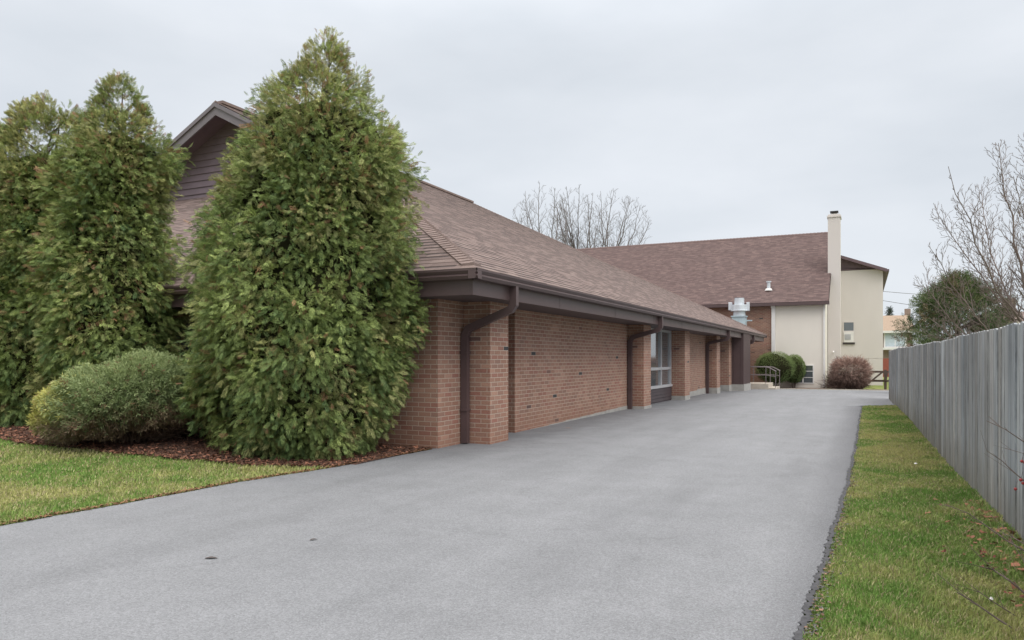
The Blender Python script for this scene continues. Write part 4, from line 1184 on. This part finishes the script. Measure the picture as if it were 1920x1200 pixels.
# bare tree behind the fence on the right
d = 15.5; x, y = P_at(1945, d); zb = g(x, y)
root = empty('bare_tree', (x, y, zb), 'bare brown spreading tree behind the board fence at the right edge', 'tree')
limbs = []
for (a0, a1, b0, b1, dz, rad) in ((1940, 600, 1872, 268, .2, .034), (1938, 640, 1778, 312, -.4, .032), (1940, 660, 1756, 398, .5, .028), (1942, 690, 1742, 462, -.3, .034),
        (1942, 720, 1736, 535, .6, .032), (1943, 740, 1742, 596, -.5, .028), (1943, 750, 1758, 625, .5, .024), (1940, 590, 1925, 252, -.5, .034), (1940, 580, 1990, 270, .3, .034),
        (1942, 620, 2060, 350, -.2, .032), (1942, 660, 2110, 480, .3, .03), (1940, 630, 1840, 350, 1.4, .028), (1940, 640, 1900, 330, -1.3, .028), (1940, 640, 1990, 360, 1.4, .028), (1942, 680, 2000, 470, -1.4, .026)):
    a_ = (*P_at(a0, d), Z_at(a1, d)); b_ = (*P_at(b0, d+dz), Z_at(b1, d+dz)); limbs.append((a_, b_, rad))
cxw, cyw = P_at(1935, d)
bare_tree(root, M['bark_light'], 12, limbs, [(x, y, zb-.2), (x, y, .6), (*P_at(1941, d), Z_at(660, d)), (*P_at(1940, d), Z_at(585, d))], [.10, .085, .06, .04], (.11, .70), (.09, .32, True), .0044,
          (Vector((cxw, cyw, Z_at(560, d))), 205*d/1380, 315*d/1380))

# near shrub twigs at the bottom right, growing in from beside the fence
sb = P_at(2060, 3.9)
root = empty('twiggy_shrub', (sb[0], sb[1], 0), 'bare arching twigs with a few red berries in front of the fence, lower right corner', 'bush')
st = MB(); be = MB(); lf = MB(); rr = random.Random(4)
def tw_path(pts, ds, r0):
    P3 = [Vector((*P_at(px, dd), Z_at(py, dd))) for (px, py), dd in zip(pts, ds)]
    P3 = P3 + [P3[-1].lerp(Vector((sb[0], sb[1], .05)), .6), Vector((sb[0]+rr.uniform(-.08, .08), sb[1]+rr.uniform(-.08, .08), .02))]
    st.tube(P3, [r0*.35+(r0-r0*.35)*i/(len(P3)-1) for i in range(len(P3))], 6)
    for i in range(len(P3)-3):
        for k in range(2):
            f = rr.random(); p = P3[i].lerp(P3[i+1], f); v = (P3[i]-P3[i+1]).normalized()
            e = p+(v+Vector((rr.uniform(-.6, .6), rr.uniform(-.6, .6), rr.uniform(-.3, .8))))*rr.uniform(.04, .12)
            st.tube([p, e], [r0*.3, r0*.15], 4)
    return P3
tw_path([(1838, 1062), (1862, 1068), (1892, 1088), (1925, 1115)], [3.9, 3.9, 3.8, 3.75], .0075)
tw_path([(1794, 1110), (1830, 1132), (1870, 1160), (1925, 1195)], [3.6, 3.55, 3.5, 3.4], .0075)
tw_path([(1825, 1102), (1865, 1130), (1925, 1168)], [3.7, 3.65, 3.6], .0055)
tw_path([(1770, 945), (1815, 962), (1855, 990), (1890, 1015), (1925, 1035)], [4.5, 4.4, 4.3, 4.2, 4.1], .006)
tw_path([(1880, 1000), (1900, 1008), (1925, 1022)], [4.3, 4.2, 4.1], .006)
tw_path([(1850, 789), (1885, 805), (1925, 832)], [4.3, 4.2, 4.15], .0052)
tw_path([(1850, 845), (1880, 865), (1900, 885), (1925, 905)], [4.3, 4.25, 4.2, 4.15], .0045)
tw_path([(1884, 840), (1925, 852)], [4.2, 4.1], .0035)
tw_path([(1895, 1010), (1925, 1062)], [4.0, 3.9], .005)
for (px, py) in ((1904, 917), (1918, 906), (1916, 865), (1922, 868), (1914, 900)):
    p = Vector((*P_at(px, 4.15), Z_at(py, 4.15))); be = MB(); be.tube([p+Vector((0, 0, -.009)), p+Vector((0, 0, -.005)), p, p+Vector((0, 0, .006)), p+Vector((0, 0, .009))], [.002, .0075, .0095, .007, .002], 8); obj('berry', be, M['berry'], root, smooth=True)
    st.tube([p+Vector((0, 0, .008)), p+Vector((.01, 0, .05))], [.0015, .001], 4)
obj('stems', st, M['bark'], root)

# ---------------------------------------------------------------- grass
def in_left(x, y): return (x < np.array([dleft(t) for t in y])-.0) & (y < np.array([bed_front(t) for t in x])+.06)
def blades(name, P_, h, cols, r):
    n = len(P_); th = r.random(n)*6.283; lean = r.uniform(.15, .75, n); wd = r.uniform(.0035, .006, n)*np.clip(np.linalg.norm(P_[:, :2], axis=1)/4.5, 1, 4)
    dirv = np.stack([np.cos(th), np.sin(th), np.zeros(n)], 1); sd = np.stack([-np.sin(th+.6), np.cos(th+.6), np.zeros(n)], 1)
    mid = P_+np.array([0, 0, 1])*(h*.6)[:, None]+dirv*(h*lean*.3)[:, None]; tip = P_+np.array([0, 0, 1])*(h*(1-.35*lean))[:, None]+dirv*(h*lean)[:, None]
    V = np.stack([P_-sd*wd[:, None]/2, P_+sd*wd[:, None]/2, mid+sd*wd[:, None]*.4, tip, mid-sd*wd[:, None]*.4], 1).reshape(-1, 3)
    b = np.arange(n)[:, None]*5; F = np.concatenate([b, b+1, b+2, b+3, b+4], 1)
    o = np_mesh(name, V, F, M['blade'], None, (0, 0, 0), np.repeat(cols, 5, 0)); o['kind'] = 'stuff'; return o
def vnoise(x, y, s, seed):
    q = np.random.default_rng(seed); v = np.zeros_like(x)
    for k in range(7):
        a = q.uniform(0, 6.28); f = s*q.uniform(.5, 2.4); v += np.sin(f*(x*math.cos(a)+y*math.sin(a))+q.uniform(0, 6.28))
    return v/7*1.6
def grass_cols(x, y, r, warm=0):
    n = len(x); t = np.clip(.5+vnoise(x, y, 2.2, 1)*.8+vnoise(x, y, 9, 2)*.45+r.normal(size=n)*.18+warm, 0, 1)[:, None]
    c = np.array([.195, .33, .08])*(1-t)+np.array([.48, .475, .19])*t
    dry = r.random((n, 1)) < .13+.10*t; c = np.where(dry, np.array([.52, .45, .27]), c)
    return c*r.uniform(.7, 1.25, (n, 1))
r = np.random.default_rng(8)
# right strip
n = 210000; dd = 2.2*np.exp(r.random(n)*math.log(23.0/2.2)); y = dd
xl = np.array([dright(t) for t in y]); xr = np.interp(y, _fy, _fx)
x = xl+.035+(xr-xl-.035)*r.random(n); keep = (y < 21.9+.5*(x)) & (r.random(n) < np.clip(.35+y/8, .35, 1)*0+1)
bare = (np.abs(x-xl) < .05) & (r.random(n) < .5); keep &= ~bare
x, y = x[keep], y[keep]
h = r.uniform(.02, .055, len(x))*(1+.35*vnoise(x, y, 4, 5)+.55*np.clip(vnoise(x, y, 16, 15), 0, 1))*np.clip(.6+ (x-dright(5))*.6, .6, 1.25)
P_ = np.stack([x, y, gz(x, y)], 1)
o = blades('grass', P_, np.abs(h), grass_cols(x, y, r, .0), r); o['label'] = 'short patchy green grass on the strip between driveway and fence'
# left lawn
n = 170000; px = r.uniform(-900, 760, n); dpt = 1380*1.286/(r.uniform(800, 1010, n)-671)
t_ = (px-960)/1380; x = RGT[0]*t_*dpt+FWD[0]*dpt; y = RGT[1]*t_*dpt+FWD[1]*dpt
k = (y > 1.0) & (x > -22); x, y = x[k], y[k]; k = in_left(x, y); x, y = x[k], y[k]
h = r.uniform(.02, .045, len(x))*(1+.3*vnoise(x, y, 4, 5)); P_ = np.stack([x, y, gz(x, y)], 1)
o = blades('lawn_grass', P_, np.abs(h), grass_cols(x, y, r, .02), r); o['label'] = 'mown yellow-green lawn grass left of the driveway'
# far lawn beyond the rear asphalt
# mulch chips and dead leaves
def chips(name, P_, sz, cols, r, label, asp=2.6):
    n = len(P_); D = norm(r.normal(size=(n, 3))*np.array([1, 1, .25])); Nn = r.normal(size=(n, 3))*.35+np.array([0, 0, 1.])
    T = np.array([(-.5, -.5/asp, 0), (.5, -.35/asp, .03), (.45, .5/asp, .0), (-.4, .4/asp, .04)]); Fq = np.array([(0, 1, 2, 3)])
    V, F, C = scatter(P_, D, Nn, sz, cols, (T, Fq)); o = np_mesh(name, V, F, M['chip'], None, (0, 0, 0), C); o['kind'] = 'stuff'; o['label'] = label
n = 16000; x = r.uniform(-14, -5.46, n); yb = np.array([bed_front(t) for t in x]); y = yb-.05+(9.0-yb)*r.random(n)**1.5
k = x < np.array([dleft(t) for t in y])+.02; x, y = x[k], y[k]; n = len(x)
base = np.array([.20, .085, .05])*(r.random((n, 1)) < .5)+np.array([.11, .06, .042]); base = base*r.uniform(.4, 1.3, (n, 1))
chips('bark_mulch', np.stack([x, y, gz(x, y)+.024+r.random(n)*.012], 1), r.uniform(.02, .06, n), base, r, 'reddish-brown bark mulch and needles under the evergreens')
# crumbs and dead leaves along both asphalt edges
n = 2200; y = 2.2*np.exp(r.random(n)*math.log(21/2.2)); x = np.array([dright(t) for t in y])+.035+np.abs(r.normal(size=n))*.035
c = np.where(r.random((n, 1)) < .35, np.array([.20, .12, .085]), np.array([.11, .105, .10]))*r.uniform(.4, 1.5, (n, 1))
P1 = np.stack([x, y, gz(x, y)+.015+r.random(n)*.012], 1); s1 = r.uniform(.006, .020, n)
n = 2600; y = r.uniform(2.5, 8.8, n); x = np.array([dleft(t) for t in y])-np.abs(r.normal(size=n))*.04+.012
c2 = np.array([.20, .11, .06])*r.uniform(.4, 1.5, (n, 1)); P2 = np.stack([x, y, gz(x, y)+.013+r.random(n)*.012], 1)
n = 260; y = r.uniform(3.5, 7.5, n); x = np.interp(y, _fy, _fx)-np.abs(r.normal(size=n))*.14-.03
c3 = np.array([.26, .12, .075])*r.uniform(.5, 1.4, (n, 1)); P3_ = np.stack([x, y, gz(x, y)+.035+r.random(n)*.02], 1)
n = 50; cen = [P_at(1765, 4.75), P_at(1840, 4.55), P_at(1857, 4.3), P_at(1895, 3.9), P_at(1845, 4.6)]
q = r.integers(0, len(cen), n); x = np.array([cen[i][0] for i in q])+r.normal(size=n)*.04; y = np.array([cen[i][1] for i in q])+r.normal(size=n)*.06
c4 = np.array([.15, .045, .035])*r.uniform(.4, 1.4, (n, 1)); P4 = np.stack([x, y, .05+r.random(n)*.03], 1)
chips('leaf_litter', np.concatenate([P1, P2, P3_, P4]), np.concatenate([s1, r.uniform(.01, .03, len(P2)), r.uniform(.02, .05, len(P3_)), r.uniform(.012, .026, len(P4))]),
      np.concatenate([c, c2, c3, c4]), r, 'crumbled asphalt, gravel and dead leaves along the grass edges', 1.5)
# single leaves lying on the drive
def leaf(px, py, ln, col_m, label, ang, group='dead leaves on the driveway'):
    d = 1380*1.286/(py-671); x, y = P_at(px, d); z = g(x, y)+.010
    m_ = MB(); n = 9
    ca, sa = math.cos(ang), math.sin(ang)
    top = []; bot = []
    for i in range(n):
        t = i/(n-1); w = math.sin(math.pi*t**.8)*.22*ln*(1+.15*math.sin(i*2.3)); c_ = .006*math.sin(math.pi*t)+.002
        for s_, arr in ((w, top), (-w*.8, bot)):
            lx, ly = (t-.5)*ln, s_
            arr.append((x+lx*ca-ly*sa, y+lx*sa+ly*ca, z+c_+abs(s_)*.05))
    m_.v = top+bot+[(p[0], p[1], p[2]-.0015) for p in top+bot]
    for i in range(n-1): m_.f.append((i, i+1, n+i+1, n+i)); m_.f.append((2*n+i, 3*n+i, 3*n+i+1, 2*n+i+1))
    o = obj('fallen_leaf', m_, col_m, base=(x, y, z)); tag(o, label, 'leaf', group)
M['leaf_dark'] = simple('dead_leaf', (.075,.06,.055), .8, .3, 60); M['leaf_tan'] = simple('tan_leaf', (.30,.17,.11), .8, .25, 60)
leaf(396, 1050, .085, M['leaf_dark'], 'dark curled leaf on the driveway at the lower left, nearest the camera', .45)
leaf(588, 1015, .058, M['leaf_dark'], 'small dark leaf on the driveway below the big evergreen', .9)
leaf(1065, 804, .12, M['leaf_tan'], 'tan leaf on the driveway at the foot of the long brick wall', .2)
leaf(1196, 791, .07, M['leaf_dark'], 'small dark speck of leaf on the driveway in front of the second brick pillar', .2)
def scrap(px, py, s_, label):
    d = 1380*1.286/(py-671); x, y = P_at(px, d); z = g(x, y)+.035
    m_ = MB(); r_ = random.Random(px); 
    ring_ = [(x+s_*math.cos(a)*r_.uniform(.7, 1), y+s_*math.sin(a)*r_.uniform(.7, 1), z+r_.uniform(0, .01)) for a in np.arange(0, 6.2, .9)]
    top = (x, y, z+.02); m_.v = ring_+[top, (x, y, z-.005)]; n = len(ring_)
    for i in range(n): m_.f.append((i, (i+1) % n, n)); m_.f.append(((i+1) % n, i, n+1))
    o = obj('paper_scrap', m_, M['white'], base=(x, y, z)); tag(o, label, 'litter', 'white scraps in the grass strip')
scrap(1717, 876, .024, 'white scrap in the grass strip halfway along the fence')
scrap(1858, 1138, .014, 'tiny white scrap in the grass strip by the near arching twigs')

# ---------------------------------------------------------------- neighbouring houses, wires, far trees
D_ = 80
def hx(px): return P_at(px, D_)
def house(name, pxa, pxb, d, y_eave, y_ridge, depth, label, roofm, wallm, zb=-.4):
    xa, ya = P_at(pxa, d); xb, yb = P_at(pxb, d); ym = (ya+yb)/2
    ze, zr = Z_at(y_eave, d), Z_at(y_ridge, d)
    root = empty(name, ((xa+xb)/2, ym, zb), label, 'house')
    m_ = MB(); m_.box(xa, xb, ym, ym+depth, zb, ze); obj('wall', m_, wallm, root)
    m_ = MB(); o_ = .4
    e0, e1 = ym-o_, ym+depth+o_; mid_ = (e0+e1)/2
    hp = .25; m_.poly([(xa-o_, e0, ze), (xb+o_, e0, ze), (xb-hp, mid_, zr), (xa+hp, mid_, zr)])
    m_.poly([(xb+o_, e0, ze), (xb+o_, e1, ze), (xb-hp, mid_, zr)]); m_.poly([(xa-o_, e1, ze), (xa-o_, e0, ze), (xa+hp, mid_, zr)])
    m_.poly([(xb+o_, e1, ze), (xa-o_, e1, ze), (xa+hp, mid_, zr), (xb-hp, mid_, zr)])
    m_.poly([(xa-o_, e0, ze-.02), (xa-o_, e1, ze-.02), (xb+o_, e1, ze-.02), (xb+o_, e0, ze-.02)])
    rf_ = obj('roof', m_, roofm, root)
    m_ = MB(); m_.box(xa-o_-.05, xb+o_+.05, e0-.1, e0+.0, ze-.22, ze+.02); obj('eaves_trim', m_, M['white'], root)
    return root, rf_, xa, xb, ym, ze, zr
root, rf_, xa, xb, ym, ze, zr = house('brick_house', 1600, 1710, 80, 621, 588, 9, 'distant brick house with tan roof and white-framed window, seen between hall and fence', M['tan_roof'], M['far_brick'])
z_ = lambda py: Z_at(py, 80)
x0, x1 = P_at(1660, 80)[0], P_at(1696, 80)[0]
m_ = MB(); m_.box(x0-.15, x1+.15, ym-.08, ym-.001, z_(652), z_(624)); w = obj('window', m_, M['white'], root)
m_ = MB(); m_.box(x0, (x0+x1)/2-.04, ym-.1, ym-.081, z_(650)+.02, z_(625)); m_.box((x0+x1)/2+.04, x1, ym-.1, ym-.081, z_(650)+.02, z_(625)); obj('pane', m_, M['curtain'], w)
m_ = MB(); m_.box(x0-.3, x1+.3, ym-1.2, ym-.11, z_(656), z_(652)); obj('balcony', m_, M['white'], root)
m_ = MB(); xx = P_at(1700, 85)[0]; m_.box(xx-.3, xx+.3, ym+4.6, ym+5.2, zr-.9, Z_at(581, 85)); obj('chimney', m_, M['far_brick'], rf_)
m_ = MB(); m_.box(P_at(1655, 62)[0]-.6, P_at(1670, 62)[0]+.6, P_at(1660, 62)[1], P_at(1660, 62)[1]+.1, -.4, Z_at(672, 62))
o = obj('red_board_fence', m_, M['red_far'], base=(*P_at(1662, 62), -.4)); tag(o, 'small red-brown board screen far off between the hall and the fence', 'fence')
root, rf_, xa, xb, ym, ze, zr = house('brick_house', 1858, 2010, 48, 606, 578, 8, 'brown-roofed brick house behind the bare tree at the right edge', M['shingle_red'] if False else M['cap'], M['far_brick'])
m_ = MB(); xx = P_at(1908, 48)[0]; m_.box(xx-.35, xx+.35, ym+2.5, ym+3.3, ze, Z_at(560, 51)); obj('chimney', m_, M['far_brick'], rf_)
# utility wires
def wire(pa, da, pb, db, label):
    a = Vector((*P_at(pa[0], da), Z_at(pa[1], da))); b = Vector((*P_at(pb[0], db), Z_at(pb[1], db))); pts = []
    for i in range(13):
        t = i/12; p = a.lerp(b, t); p.z -= .5*4*t*(1-t)*.6; pts.append(p)
    m_ = MB(); m_.tube(pts, .014, 5); o = obj('utility_wire', m_, M['wire'], base=a); tag(o, label, 'wire', 'overhead wires from the hall')
wire((1652, 546), 43.2, (2080, 552), 48, 'upper overhead wire leaving the hall wall toward the right')
wire((1652, 563), 43.2, (2060, 596), 46, 'lower overhead wire leaving the hall wall toward the right')
# small far trees
x, y = P_at(1668, 96); root = empty('far_conifer', (x, y, -.4), 'tiny distant conifer top poking above the tan roof', 'tree')
r = np.random.default_rng(77); n = 500; zt = Z_at(577, 96); zz2 = r.uniform(zt-3.5, zt, n); rr2 = (zt-zz2)*.3+.1; th = r.random(n)*6.28
P_ = np.stack([x+np.cos(th)*rr2*r.random(n), y+np.sin(th)*rr2*r.random(n), zz2], 1)
V, F, C = scatter(P_, r.normal(size=(n, 3)), r.normal(size=(n, 3)), .4, np.array([.05, .07, .05])*r.uniform(.6, 1.4, (n, 1)), SP)
np_mesh('crown', V, F, M['needle'], root, (x, y, -.4), C)
m_ = MB(); m_.tube([(x, y, -.4), (x, y, zt-.5)], [.2, .04], 6); obj('trunk', m_, M['bark'], root)
